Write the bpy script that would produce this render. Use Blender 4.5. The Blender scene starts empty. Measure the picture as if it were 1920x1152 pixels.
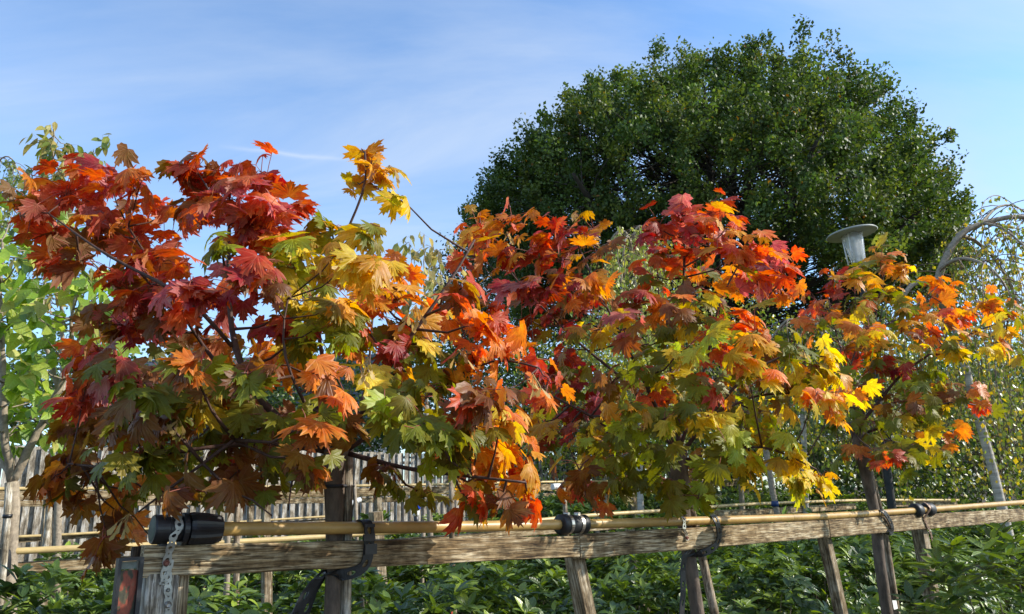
import bpy, math, random
import numpy as np
from mathutils import Vector, Matrix
R = math.radians
random.seed(11)
rng = np.random.default_rng(11)
scene = bpy.context.scene
COL = scene.collection

# ------------------------------------------------------------------ camera
EYE = Vector((0, 0, 1.6))
PITCH, ROLL = R(14.3), R(1.5)
FPX = 1387.0
cf = Vector((0, math.cos(PITCH), math.sin(PITCH)))
u0 = Vector((0, -math.sin(PITCH), math.cos(PITCH)))
r0 = Vector((1, 0, 0))
cr = math.cos(ROLL) * r0 - math.sin(ROLL) * u0
cu = math.sin(ROLL) * r0 + math.cos(ROLL) * u0
cam_d = bpy.data.cameras.new('camera')
cam_d.sensor_width = 36.0
cam_d.lens = 36.0 * FPX / 1920.0
cam_d.clip_start = 0.05
cam_d.clip_end = 2000
cam = bpy.data.objects.new('camera', cam_d)
m = Matrix((cr, cu, -cf)).transposed().to_4x4()
m.translation = EYE
cam.matrix_world = m
COL.objects.link(cam)
scene.camera = cam

# ------------------------------------------------------------------ world, sun, exposure
SUN_EL = R(31)
SUN_TO = Vector((0.985, -0.04, 0)).normalized()          # horizontal direction towards the sun
SUN_TO = Vector((SUN_TO.x * math.cos(SUN_EL), SUN_TO.y * math.cos(SUN_EL), math.sin(SUN_EL)))
world = bpy.data.worlds.new('World')
scene.world = world
world.use_nodes = True
wt = world.node_tree
wt.nodes.clear()


def N(t, kind, **kw):
    n = t.nodes.new(kind)
    for k, v in kw.items():
        if k.startswith('i_'):
            n.inputs[k[2:]].default_value = v
        else:
            setattr(n, k, v)
    return n


def link(t, a, b):
    t.links.new(a, b)


def math_node(t, op, a, b=None, c=None, clamp=False):
    n = t.nodes.new('ShaderNodeMath')
    n.operation = op
    n.use_clamp = clamp
    for i, v in enumerate((a, b, c)):
        if v is None:
            continue
        if isinstance(v, (int, float)):
            n.inputs[i].default_value = v
        else:
            t.links.new(v, n.inputs[i])
    return n.outputs[0]


def ramp(t, fac, stops, interp='LINEAR'):
    n = t.nodes.new('ShaderNodeValToRGB')
    n.color_ramp.interpolation = interp
    e = n.color_ramp.elements
    while len(e) < len(stops):
        e.new(0.5)
    for el, (p, c) in zip(e, stops):
        el.position = p
        el.color = (*c, 1) if len(c) == 3 else c
    t.links.new(fac, n.inputs[0])
    return n.outputs[0]


def mixc(t, fac, a, b, blend='MIX'):
    n = t.nodes.new('ShaderNodeMix')
    n.data_type = 'RGBA'
    n.blend_type = blend
    for sock, v in ((n.inputs[0], fac), (n.inputs[6], a), (n.inputs[7], b)):
        if isinstance(v, (int, float)):
            sock.default_value = v
        elif isinstance(v, tuple):
            sock.default_value = (*v, 1) if len(v) == 3 else v
        else:
            t.links.new(v, sock)
    return n.outputs[2]


sky = N(wt, 'ShaderNodeTexSky')
sky.sky_type = 'NISHITA'
sky.sun_disc = False
sky.sun_elevation = SUN_EL
sky.sun_rotation = math.atan2(SUN_TO.x, SUN_TO.y)
sky.air_density = 1.0
sky.dust_density = 0.6
sky.ozone_density = 1.6
tc = N(wt, 'ShaderNodeTexCoord')
sep = N(wt, 'ShaderNodeSeparateXYZ')
link(wt, tc.outputs['Generated'], sep.inputs[0])
zz = math_node(wt, 'ADD', math_node(wt, 'MAXIMUM', sep.outputs[2], 0.0), 0.22)
cmb = N(wt, 'ShaderNodeCombineXYZ')
link(wt, math_node(wt, 'DIVIDE', sep.outputs[0], zz), cmb.inputs[0])
link(wt, math_node(wt, 'DIVIDE', sep.outputs[1], zz), cmb.inputs[1])
mp = N(wt, 'ShaderNodeMapping')
mp.inputs['Rotation'].default_value = (0, 0, R(24))
mp.inputs['Scale'].default_value = (0.62, 1.9, 1)
link(wt, cmb.outputs[0], mp.inputs[0])
no1 = N(wt, 'ShaderNodeTexNoise', i_Scale=1.15, i_Detail=8.0, i_Roughness=0.58, i_Distortion=0.7)
link(wt, mp.outputs[0], no1.inputs['Vector'])
no2 = N(wt, 'ShaderNodeTexNoise', i_Scale=0.55, i_Detail=3.0, i_Roughness=0.5)
link(wt, mp.outputs[0], no2.inputs['Vector'])
cl = math_node(wt, 'ADD', math_node(wt, 'MULTIPLY', no1.outputs[0], 0.6), math_node(wt, 'MULTIPLY', no2.outputs[0], 0.55))
clf = ramp(wt, cl, [(0.46, (0.0, 0.0, 0.0)), (0.60, (0.32, 0.32, 0.32)), (0.76, (0.8, 0.8, 0.8))])
# one thin vapour trail, a short streak on the sky
t1 = (cf + (445 - 960) / FPX * cr + (576 - 279) / FPX * cu).normalized()
t2 = (cf + (645 - 960) / FPX * cr + (576 - 300) / FPX * cu).normalized()
tn = t1.cross(t2).normalized()
tm = (t1 + t2).normalized()


def vdot(v):
    n = N(wt, 'ShaderNodeVectorMath', operation='DOT_PRODUCT')
    link(wt, tc.outputs['Generated'], n.inputs[0])
    n.inputs[1].default_value = v
    return n.outputs['Value']


wob = N(wt, 'ShaderNodeTexNoise', i_Scale=14.0, i_Detail=3.0)
link(wt, tc.outputs['Generated'], wob.inputs['Vector'])
off = math_node(wt, 'ADD', vdot(tn), math_node(wt, 'MULTIPLY', math_node(wt, 'SUBTRACT', wob.outputs[0], 0.5), 0.012))
trail = ramp(wt, math_node(wt, 'ABSOLUTE', off), [(0.0, (0.5, 0.5, 0.5)), (0.0045, (0, 0, 0))])
half = (t1 - t2).length / 2
ends = ramp(wt, math_node(wt, 'SUBTRACT', 1.0, vdot(tm)), [(0.0, (1, 1, 1)), (half * half * 0.25, (0.9, 0.9, 0.9)), (half * half * 0.6, (0, 0, 0))])
tr = math_node(wt, 'MULTIPLY', trail, ends)
skyc = mixc(wt, 1.0, sky.outputs[0], (1.04, 1.27, 1.46), 'MULTIPLY')
c1 = mixc(wt, clf, skyc, (3.6, 4.1, 4.8))
c2 = mixc(wt, tr, c1, (3.6, 4.1, 4.9))
bg = N(wt, 'ShaderNodeBackground', i_Strength=0.15)
link(wt, c2, bg.inputs[0])
wo = N(wt, 'ShaderNodeOutputWorld')
link(wt, bg.outputs[0], wo.inputs[0])

sun_d = bpy.data.lights.new('sun', 'SUN')
sun_d.energy = 4.6
sun_d.angle = R(0.55)
sun_d.color = (1.0, 0.94, 0.84)
sun = bpy.data.objects.new('sun', sun_d)
sun.rotation_euler = (-SUN_TO).to_track_quat('-Z', 'Y').to_euler()
sun.location = (6, -2, 9)
COL.objects.link(sun)

vs = scene.view_settings
vs.view_transform = 'Standard'
vs.look = 'None'
vs.exposure = 0.5
vs.gamma = 1.0
vs.use_curve_mapping = False
scene.cycles.max_bounces = 8
scene.cycles.transparent_max_bounces = 8
scene.cycles.use_denoising = True


# ------------------------------------------------------------------ photo pixel -> place
def ray(px, py):
    return cf + (px - 960) / FPX * cr + (576 - py) / FPX * cu


def at(px, py, Y):
    d = ray(px, py)
    return EYE + d * (Y / d.y)


RD = Vector((0.770, 0.6376, 0)).normalized()         # the way the frames run
RN = Vector((-RD.y, RD.x, 0))                        # across the rows, away from the camera
RP = Vector((-0.521, 2.33, 0))
ROWGAP = 3.2


def onrow(px, py, s=0.0):
    """the point of the vertical plane s metres behind the first row that the pixel shows"""
    d = ray(px, py)
    t = (s + RN.dot(RP)) / RN.dot(d)
    return EYE + d * t


def ground_z(x, y):
    s = RN.x * (x - RP.x) + RN.y * (y - RP.y)
    return 0.055 * min(max(s - 3.0, 0.0), 11.0)


# ------------------------------------------------------------------ object helpers
def tag(o, label=None, cat=None, group=None, kind=None):
    if label: o['label'] = label
    if cat: o['category'] = cat
    if group: o['group'] = group
    if kind: o['kind'] = kind
    return o


def empty(name, loc, label=None, cat=None, group=None):
    o = bpy.data.objects.new(name, None)
    o.empty_display_size = 0.1
    o.location = loc
    COL.objects.link(o)
    return tag(o, label, cat, group)


def put(name, me, mat, parent=None, M=None):
    """link a mesh given in world coordinates (or placed with the world matrix M)"""
    o = bpy.data.objects.new(name, me)
    if mat is not None and not me.materials:
        me.materials.append(mat)
    COL.objects.link(o)
    M = M or Matrix.Identity(4)
    if parent is not None:
        o.parent = parent
        p = parent
        base = Vector((0, 0, 0))
        while p is not None:
            base = base + p.location
            p = p.parent
        M = Matrix.Translation(-base) @ M
    o.matrix_local = M
    return o


class MB:
    def __init__(self):
        self.v, self.f = [], []

    def add(self, vs_, fs_):
        b = len(self.v)
        self.v += [tuple(p) for p in vs_]
        self.f += [tuple(b + i for i in f) for f in fs_]

    def tube(self, pts, rad, sides=8, cap=True, squash=None):
        pts = [Vector(p) for p in pts]
        n = len(pts)
        if not hasattr(rad, '__len__'):
            rad = [rad] * n
        vs_, fs_ = [], []
        ref = None
        for i, p in enumerate(pts):
            t = (pts[min(i + 1, n - 1)] - pts[max(i - 1, 0)])
            t = t.normalized() if t.length > 1e-9 else Vector((0, 0, 1))
            if ref is None:
                ref = Vector((0, 0, 1)) if abs(t.z) < 0.9 else Vector((1, 0, 0))
            a = t.cross(ref)
            a = a.normalized() if a.length > 1e-6 else t.orthogonal().normalized()
            b = a.cross(t).normalized()
            ref = b
            for k in range(sides):
                w = 2 * math.pi * k / sides
                vs_.append(p + a * (math.cos(w) * rad[i]) + b * (math.sin(w) * rad[i]))
        for i in range(n - 1):
            for k in range(sides):
                k2 = (k + 1) % sides
                fs_.append((i * sides + k, i * sides + k2, (i + 1) * sides + k2, (i + 1) * sides + k))
        if cap:
            fs_.append(tuple(range(sides))[::-1])
            fs_.append(tuple((n - 1) * sides + k for k in range(sides)))
        self.add(vs_, fs_)

    def box(self, c, sx, sy, sz, ax=Vector((1, 0, 0)), az=Vector((0, 0, 1))):
        ay = az.cross(ax).normalized()
        az = ax.cross(ay).normalized()
        vs_ = [c + ax * (sx / 2 * i) + ay * (sy / 2 * j) + az * (sz / 2 * k) for i in (-1, 1) for j in (-1, 1) for k in (-1, 1)]
        self.add(vs_, [(0, 1, 3, 2), (4, 6, 7, 5), (0, 4, 5, 1), (2, 3, 7, 6), (0, 2, 6, 4), (1, 5, 7, 3)])

    def mesh(self, name='m', smooth=False):
        me = bpy.data.meshes.new(name)
        me.from_pydata(self.v, [], self.f)
        if smooth:
            me.polygons.foreach_set('use_smooth', [True] * len(me.polygons))
        me.update()
        return me

    def put(self, name, mat, parent=None, smooth=False):
        return put(name, self.mesh(name, smooth), mat, parent)


def np_mesh(name, verts, faces, cols=None, uvs=None, smooth=False):
    """verts (n,3), faces (m,k) with one k; cols per vertex, uvs per vertex"""
    me = bpy.data.meshes.new(name)
    verts = np.asarray(verts, dtype=np.float32)
    faces = np.asarray(faces, dtype=np.int32)
    me.vertices.add(len(verts))
    me.vertices.foreach_set('co', verts.ravel())
    nf, k = faces.shape
    me.loops.add(nf * k)
    me.loops.foreach_set('vertex_index', faces.ravel())
    me.polygons.add(nf)
    me.polygons.foreach_set('loop_start', np.arange(0, nf * k, k, dtype=np.int32))
    me.polygons.foreach_set('loop_total', np.full(nf, k, dtype=np.int32))
    if smooth:
        me.polygons.foreach_set('use_smooth', np.ones(nf, dtype=bool))
    if cols is not None:
        a = me.color_attributes.new('Col', 'FLOAT_COLOR', 'POINT')
        c4 = np.ones((len(verts), 4), dtype=np.float32)
        c4[:, :3] = cols
        a.data.foreach_set('color', c4.ravel())
    if uvs is not None:
        uv = me.uv_layers.new(name='UVMap')
        uv.data.foreach_set('uv', np.asarray(uvs, dtype=np.float32)[faces.ravel()].ravel())
    me.update()
    me.validate()
    return me


def frames(tip, nrm):
    """rotation matrices (n,3,3): local y = tip direction, local z = normal"""
    y = tip / (np.linalg.norm(tip, axis=1, keepdims=True) + 1e-9)
    z = nrm - y * np.sum(nrm * y, axis=1, keepdims=True)
    z = z / (np.linalg.norm(z, axis=1, keepdims=True) + 1e-9)
    x = np.cross(y, z)
    return np.stack([x, y, z], axis=2)


def scatter(tv, tf, pos, rot, scl, col=None, tuv=None):
    """copies of the template at each place, joined: returns verts, faces, cols, uvs"""
    n, k = len(pos), len(tv)
    v = np.einsum('nij,kj->nki', rot, tv) * scl[:, None, None] + pos[:, None, :]
    f = (tf[None] + (np.arange(n) * k)[:, None, None]).reshape(-1, tf.shape[1])
    c = None if col is None else np.repeat(col, k, axis=0)
    uv = None if tuv is None else np.tile(tuv, (n, 1))
    return v.reshape(-1, 3), f, c, uv


def unit(n):
    v = rng.normal(size=(n, 3))
    return v / np.linalg.norm(v, axis=1, keepdims=True)


# ------------------------------------------------------------------ materials
def new_mat(name):
    mt = bpy.data.materials.new(name)
    mt.use_nodes = True
    t = mt.node_tree
    t.nodes.clear()
    out = t.nodes.new('ShaderNodeOutputMaterial')
    return mt, t, out


def plain(name, col, rough=0.5, metal=0.0, spec=0.5, var=0.25, scale=20.0, bump=0.0, stretch=(1, 1, 1)):
    mt, t, out = new_mat(name)
    p = N(t, 'ShaderNodeBsdfPrincipled')
    co = N(t, 'ShaderNodeTexCoord')
    mpn = N(t, 'ShaderNodeMapping')
    mpn.inputs['Scale'].default_value = stretch
    link(t, co.outputs['Object'], mpn.inputs[0])
    nz = N(t, 'ShaderNodeTexNoise', i_Scale=scale, i_Detail=6.0, i_Roughness=0.6)
    link(t, mpn.outputs[0], nz.inputs['Vector'])
    lo = tuple(c * (1 - var) for c in col)
    hi = tuple(min(1, c * (1 + var)) for c in col)
    link(t, ramp(t, nz.outputs[0], [(0.3, lo), (0.7, hi)]), p.inputs['Base Color'])
    p.inputs['Roughness'].default_value = rough
    p.inputs['Metallic'].default_value = metal
    p.inputs['Specular IOR Level'].default_value = spec
    if bump:
        b = N(t, 'ShaderNodeBump', i_Strength=bump, i_Distance=0.01)
        link(t, nz.outputs[0], b.inputs['Height'])
        link(t, b.outputs[0], p.inputs['Normal'])
    link(t, p.outputs[0], out.inputs[0])
    return mt


def wood(name, light, mid, dark, axis=0, knots=True, moss=0.0):
    """weathered timber: grain drawn out along one local axis, grey raised fibres, dark checks and stains"""
    mt, t, out = new_mat(name)
    p = N(t, 'ShaderNodeBsdfPrincipled', i_Roughness=0.82)
    p.inputs['Specular IOR Level'].default_value = 0.25
    co = N(t, 'ShaderNodeTexCoord')
    oi = N(t, 'ShaderNodeObjectInfo')
    ofs = N(t, 'ShaderNodeVectorMath', operation='ADD')
    link(t, co.outputs['Object'], ofs.inputs[0])
    link(t, math_node(t, 'MULTIPLY', oi.outputs['Random'], 37.0), ofs.inputs[1])
    sc = [1.0, 1.0, 1.0]
    sc[axis] = 0.06
    mpn = N(t, 'ShaderNodeMapping')
    mpn.inputs['Scale'].default_value = sc
    link(t, ofs.outputs[0], mpn.inputs[0])
    g1 = N(t, 'ShaderNodeTexNoise', i_Scale=230.0, i_Detail=4.0, i_Roughness=0.65, i_Distortion=0.5)
    link(t, mpn.outputs[0], g1.inputs['Vector'])
    g2 = N(t, 'ShaderNodeTexNoise', i_Scale=75.0, i_Detail=5.0, i_Roughness=0.6, i_Distortion=1.6)
    link(t, mpn.outputs[0], g2.inputs['Vector'])
    st = N(t, 'ShaderNodeTexNoise', i_Scale=9.0, i_Detail=5.0, i_Roughness=0.62)
    link(t, ofs.outputs[0], st.inputs['Vector'])
    c = ramp(t, g2.outputs[0], [(0.32, dark), (0.47, mid), (0.62, light)])
    f1 = ramp(t, g1.outputs[0], [(0.38, (0.22, 0.2, 0.17)), (0.49, (1, 1, 1)), (0.64, (1.35, 1.3, 1.2))])
    c = mixc(t, 0.85, c, f1, 'MULTIPLY')
    s1 = ramp(t, st.outputs[0], [(0.36, (0.30, 0.25, 0.18)), (0.48, (0.75, 0.68, 0.56)), (0.58, (1.15, 1.15, 1.12)), (0.72, (1.35, 1.34, 1.3))])
    c = mixc(t, 0.9, c, s1, 'MULTIPLY')
    if moss:
        ms = N(t, 'ShaderNodeTexNoise', i_Scale=5.0, i_Detail=6.0, i_Roughness=0.7)
        link(t, ofs.outputs[0], ms.inputs['Vector'])
        c = mixc(t, math_node(t, 'MULTIPLY', ramp(t, ms.outputs[0], [(0.5, (0, 0, 0)), (0.7, (1, 1, 1))]), moss), c, (0.11, 0.13, 0.035))
    if knots:
        vo = N(t, 'ShaderNodeTexVoronoi', i_Scale=5.0)
        mk = N(t, 'ShaderNodeMapping')
        ks = [1.0, 1.0, 1.0]
        ks[axis] = 0.55
        mk.inputs['Scale'].default_value = ks
        link(t, ofs.outputs[0], mk.inputs[0])
        link(t, mk.outputs[0], vo.inputs['Vector'])
        kn = ramp(t, vo.outputs['Distance'], [(0.0, (0.1, 0.07, 0.05)), (0.05, (0.45, 0.38, 0.3)), (0.085, (1, 1, 1))])
        c = mixc(t, 1.0, c, kn, 'MULTIPLY')
    link(t, c, p.inputs['Base Color'])
    b = N(t, 'ShaderNodeBump', i_Strength=0.75, i_Distance=0.003)
    link(t, math_node(t, 'ADD', g1.outputs[0], g2.outputs[0]), b.inputs['Height'])
    link(t, b.outputs[0], p.inputs['Normal'])
    link(t, p.outputs[0], out.inputs[0])
    return mt


def leaf_mat(name, source, rough=0.42, trans=0.42, veins=None, under=0.35, gloss=0.5, patch=0.55, tsat=1.5):
    """source: 'object' (colour of the object) or 'attr' (vertex colour 'Col')"""
    mt, t, out = new_mat(name)
    if source == 'object':
        oi = N(t, 'ShaderNodeObjectInfo')
        col, rnd = oi.outputs['Color'], oi.outputs['Random']
    else:
        at_ = N(t, 'ShaderNodeAttribute')
        at_.attribute_name = 'Col'
        col, rnd = at_.outputs['Color'], None
    geo = N(t, 'ShaderNodeNewGeometry')
    uv = N(t, 'ShaderNodeUVMap')
    base = col
    nz = N(t, 'ShaderNodeTexNoise', i_Scale=26.0, i_Detail=4.0, i_Roughness=0.6)
    link(t, geo.outputs['Position'], nz.inputs['Vector'])
    hs = N(t, 'ShaderNodeHueSaturation', i_Hue=0.535, i_Saturation=0.95, i_Value=1.25)
    link(t, col, hs.inputs['Color'])
    base = mixc(t, math_node(t, 'MULTIPLY', ramp(t, nz.outputs[0], [(0.42, (0, 0, 0)), (0.66, (1, 1, 1))]), patch), base, hs.outputs[0])
    nz2 = N(t, 'ShaderNodeTexNoise', i_Scale=75.0, i_Detail=4.0, i_Roughness=0.7)
    link(t, geo.outputs['Position'], nz2.inputs['Vector'])
    base = mixc(t, 0.55, base, ramp(t, nz2.outputs[0], [(0.30, (0.45, 0.40, 0.36)), (0.48, (0.97, 0.97, 0.97)), (0.7, (1.12, 1.1, 1.08))]), 'MULTIPLY')
    hgt = None
    if veins:
        s2 = N(t, 'ShaderNodeSeparateXYZ')
        link(t, uv.outputs[0], s2.inputs[0])
        ax = math_node(t, 'ABSOLUTE', s2.outputs[0])
        ay = s2.outputs[1]
        dist = None
        if veins == 'maple':
            for a in (0.0, 41.0, 76.0):
                sa, ca = math.sin(R(a)), math.cos(R(a))
                d = math_node(t, 'ABSOLUTE', math_node(t, 'SUBTRACT', math_node(t, 'MULTIPLY', ax, ca), math_node(t, 'MULTIPLY', ay, sa)))
                along = math_node(t, 'ADD', math_node(t, 'MULTIPLY', ax, sa), math_node(t, 'MULTIPLY', ay, ca))
                d = math_node(t, 'ADD', d, math_node(t, 'MULTIPLY', math_node(t, 'LESS_THAN', along, 0.0), 1.0))
                dist = d if dist is None else math_node(t, 'MINIMUM', dist, d)
        else:
            dist = ax
            w = math_node(t, 'ABSOLUTE', math_node(t, 'SUBTRACT', math_node(t, 'FRACT', math_node(t, 'MULTIPLY', math_node(t, 'SUBTRACT', ay, math_node(t, 'MULTIPLY', ax, 0.8)), 8.0)), 0.5))
            dist = math_node(t, 'MINIMUM', dist, math_node(t, 'ADD', math_node(t, 'MULTIPLY', w, 0.12), 0.006))
        vf = ramp(t, dist, [(0.006, (1, 1, 1)), (0.028, (0, 0, 0))])
        hv = N(t, 'ShaderNodeHueSaturation', i_Hue=0.515, i_Saturation=0.85, i_Value=1.45)
        link(t, base, hv.inputs['Color'])
        base = mixc(t, math_node(t, 'MULTIPLY', vf, 0.32), base, hv.outputs[0])
        hgt = vf
    hu = N(t, 'ShaderNodeHueSaturation', i_Saturation=0.85, i_Value=1.1)
    link(t, base, hu.inputs['Color'])
    und = mixc(t, 0.12, hu.outputs[0], (0.42, 0.30, 0.20))
    surf = mixc(t, math_node(t, 'MULTIPLY', geo.outputs['Backfacing'], under), base, und)
    p = N(t, 'ShaderNodeBsdfPrincipled', i_Roughness=rough)
    p.inputs['Specular IOR Level'].default_value = gloss
    link(t, surf, p.inputs['Base Color'])
    if hgt is not None:
        b = N(t, 'ShaderNodeBump', i_Strength=0.35, i_Distance=0.003)
        b.invert = True
        link(t, math_node(t, 'ADD', hgt, nz2.outputs[0]), b.inputs['Height'])
        link(t, b.outputs[0], p.inputs['Normal'])
    tl = N(t, 'ShaderNodeBsdfTranslucent')
    ht = N(t, 'ShaderNodeHueSaturation', i_Saturation=1.12, i_Value=tsat)
    link(t, base, ht.inputs['Color'])
    link(t, ht.outputs[0], tl.inputs[0])
    mx = N(t, 'ShaderNodeMixShader', i_Fac=trans)
    link(t, p.outputs[0], mx.inputs[1])
    link(t, tl.outputs[0], mx.inputs[2])
    link(t, mx.outputs[0], out.inputs[0])
    return mt


M_RAIL = wood('rail_timber', (0.46, 0.39, 0.27), (0.23, 0.165, 0.09), (0.045, 0.03, 0.017), 0)
M_POST = wood('post_timber', (0.42, 0.37, 0.29), (0.24, 0.19, 0.125), (0.085, 0.062, 0.04), 0, knots=False)
M_POSTGREY = wood('grey_post_timber', (0.52, 0.50, 0.47), (0.33, 0.31, 0.28), (0.12, 0.105, 0.09), 0, knots=False)
M_STAKE = wood('stake_timber', (0.40, 0.34, 0.27), (0.24, 0.19, 0.14), (0.09, 0.07, 0.05), 2, knots=False)
M_STAKEGREY = wood('grey_stake_timber', (0.50, 0.47, 0.42), (0.34, 0.31, 0.26), (0.15, 0.13, 0.105), 2, knots=False)
M_BOARD = wood('fence_board_timber', (0.50, 0.48, 0.44), (0.33, 0.31, 0.28), (0.13, 0.12, 0.10), 2, knots=False)
M_PIPE = plain('tan_pipe', (0.41, 0.255, 0.075), 0.42, 0.0, 0.5, 0.3, 9.0, 0.03)
M_BAMBOO = plain('pale_pipe', (0.48, 0.35, 0.15), 0.45, 0.0, 0.4, 0.25, 9.0)
M_BLACK = plain('black_plastic', (0.012, 0.013, 0.016), 0.42, 0.0, 0.5, 0.5, 30.0, 0.05)
M_RUBBER = plain('black_rubber', (0.016, 0.017, 0.018), 0.5, 0.0, 0.4, 0.4, 60.0)
M_CAPGREEN = plain('worn_cap_face', (0.06, 0.075, 0.055), 0.6, 0.0, 0.4, 0.4, 40.0)
M_ZINC = plain('zinc_band', (0.36, 0.36, 0.32), 0.48, 0.45, 0.5, 0.35, 35.0, 0.1)
M_STEEL = plain('clamp_steel', (0.5, 0.46, 0.40), 0.32, 0.9, 0.5, 0.25, 50.0)
M_BOLT = plain('bolt_steel', (0.30, 0.29, 0.27), 0.45, 0.8, 0.5, 0.4, 70.0)
M_RUSTBOLT = plain('rusty_bolt', (0.22, 0.085, 0.06), 0.6, 0.4, 0.4, 0.4, 70.0)
M_BARK = plain('young_bark', (0.115, 0.085, 0.062), 0.75, 0.0, 0.3, 0.5, 40.0, 0.6, (1, 1, 0.35))
M_BRANCH = plain('maple_branch', (0.075, 0.040, 0.030), 0.62, 0.0, 0.25, 0.45, 45.0, 0.3)
M_PETIOLE = plain('maple_petiole', (0.30, 0.075, 0.045), 0.5, 0.0, 0.4, 0.5, 12.0)
M_GREYBARK = plain('grey_bark', (0.27, 0.22, 0.16), 0.75, 0.0, 0.3, 0.4, 35.0, 0.4)
M_DARKBARK = plain('dark_bark', (0.052, 0.042, 0.032), 0.85, 0.0, 0.2, 0.4, 4.0, 0.5)
M_BLUE = plain('blue_plastic', (0.01, 0.05, 0.36), 0.35, 0.0, 0.5, 0.2, 30.0)
M_DARKBLUE = plain('dark_blue_tie', (0.012, 0.035, 0.12), 0.5, 0.0, 0.4, 0.3, 30.0)
M_WHITEP = plain('white_plastic', (0.70, 0.70, 0.68), 0.45, 0.0, 0.5, 0.1, 25.0)
M_TAG = plain('paper_tag', (0.75, 0.74, 0.70), 0.6, 0.0, 0.3, 0.08, 40.0)
M_REDTAG = plain('red_tag', (0.5, 0.05, 0.03), 0.5, 0.0, 0.4, 0.2, 40.0)
M_GREENTIE = plain('green_tie', (0.01, 0.12, 0.07), 0.5, 0.0, 0.4, 0.2, 40.0)
M_SAMARA = leaf_mat('samara_wing', 'object', 0.55, 0.35, None, 0.0, 0.3, 0.3)
M_LEAF_O = leaf_mat('maple_leaf', 'object', 0.44, 0.46, 'maple', 0.8, 0.38)
M_LEAF_A = leaf_mat('maple_foliage', 'attr', 0.44, 0.46, 'maple', 0.8, 0.38)
M_OVAL_O = leaf_mat('oval_leaf', 'object', 0.38, 0.45, 'pinnate', 0.5, 0.5, 0.4)
M_OVAL_A = leaf_mat('oval_foliage', 'attr', 0.38, 0.45, 'pinnate', 0.5, 0.5, 0.4)
M_RHODO_O = leaf_mat('evergreen_leaf', 'object', 0.30, 0.2, 'pinnate', 0.6, 0.55, 0.2, 1.9)
M_RHODO_A = leaf_mat('evergreen_foliage', 'attr', 0.30, 0.2, 'pinnate', 0.6, 0.55, 0.2, 1.9)
M_FOL = leaf_mat('small_leaf_foliage', 'attr', 0.38, 0.35, None, 0.3, 0.5, 0.3)


# ------------------------------------------------------------------ leaf templates
def maple_template(droop, fold, wave, ph, curl):
    H = [(0, 1.06), (.04, .88), (.17, .88), (.135, .73), (.225, .71), (.175, .55), (.30, .63), (.355, .76), (.43, .65),
         (.68, .77), (.58, .57), (.71, .51), (.55, .41), (.46, .31), (.60, .29), (.79, .19), (.60, .08), (.57, -.03), (.38, -.06),
         (.22, -.13), (.07, -.05)]
    outl = H + [(0, 0.0)] + [(-x, y) for x, y in H[:0:-1]]
    c = (0, 0.14)
    n = len(outl)
    ring = [(c[0] + (x - c[0]) * 0.52, c[1] + (y - c[1]) * 0.52) for x, y in outl]
    pts = outl + ring + [c]
    v = []
    for x, y in pts:
        r = math.hypot(x, y - 0.1)
        a = math.atan2(x, y)
        z = -droop * r * r + fold * abs(x) + wave * r * math.sin(3 * a + ph) + 0.05 * r * r * math.sin(9 * a + ph * 2)
        z -= curl * max(0, r - 0.5) ** 2 * 2.2
        sh = 1 - 0.28 * (droop * r) ** 2 - 0.2 * fold * fold
        v.append((x * sh, y * (1 - 0.25 * (droop * r) ** 2), z))
    f = []
    for i in range(n):
        j = (i + 1) % n
        f.append((i, n + i, n + j))
        f.append((i, n + j, j))
        f.append((n + i, 2 * n, n + j))
    v = np.array(v)
    f = np.array(f)[:, ::-1]
    return v, f, np.array(pts)


MAPLE_T = [maple_template(d, fo, w, p, c) for d, fo, w, p, c in
           [(0.10, 0.08, 0.06, 0.0, 0.1), (0.25, -0.10, 0.08, 1.0, 0.2), (0.15, 0.2, 0.06, 2.2, 0.0), (0.35, -0.2, 0.09, 3.1, 0.3),
            (0.05, 0.0, 0.10, 4.0, 0.3), (0.28, 0.12, 0.10, 5.0, 0.2), (0.42, -0.05, 0.12, 0.6, 0.2), (0.15, -0.3, 0.08, 1.7, 0.3)]]


def fix_up(v, f):
    """make the faces' normals point to local +z"""
    n = np.cross(v[f[:, 1]] - v[f[:, 0]], v[f[:, 2]] - v[f[:, 0]])
    return f if n[:, 2].sum() > 0 else f[:, ::-1].copy()


MAPLE_T = [(v, fix_up(v, f), uv) for v, f, uv in MAPLE_T]
MAPLE_ME = []
for v, f, uv in MAPLE_T:
    me = np_mesh('maple_leaf', v, f, uvs=uv, smooth=True)
    me.materials.append(M_LEAF_O)
    MAPLE_ME.append(me)


def oval_template(width, bend, fold, tip=0.75, n=4):
    """leaf blade of length 1 along y: midrib and two margins"""
    v, uv = [], []
    for i in range(n + 1):
        t = i / n
        w = width * 0.5 * (math.sin(math.pi * t ** tip) ** 0.75 if 0 < i < n else 0.02)
        z = -bend * t * t
        for sx in (-1, 0, 1):
            v.append((sx * w, t, z + abs(sx) * fold * w))
            uv.append((sx * w, t))
    f = []
    for i in range(n):
        b = i * 3
        f += [(b, b + 1, b + 4), (b, b + 4, b + 3), (b + 1, b + 2, b + 5), (b + 1, b + 5, b + 4)]
    v, f = np.array(v), np.array(f)
    return v, fix_up(v, f), np.array(uv)


def small_template(w=0.62, fold=0.25):
    """one folded leaf of four triangles"""
    v = np.array([(0, 0, 0), (-w / 2, 0.45, fold * w / 2), (0, 0.5, 0), (w / 2, 0.45, fold * w / 2), (0, 1, -0.08)])
    f = np.array([(0, 2, 1), (0, 3, 2), (1, 2, 4), (2, 3, 4)])
    return v, fix_up(v, f), v[:, :2].copy()


T_SMALL = small_template()
T_QUAD = (np.array([(0, 0, 0), (0.34, 0.5, 0.1), (0, 1, 0), (-0.34, 0.5, 0.1)]), np.array([(0, 1, 2), (0, 2, 3)]), None)

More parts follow.
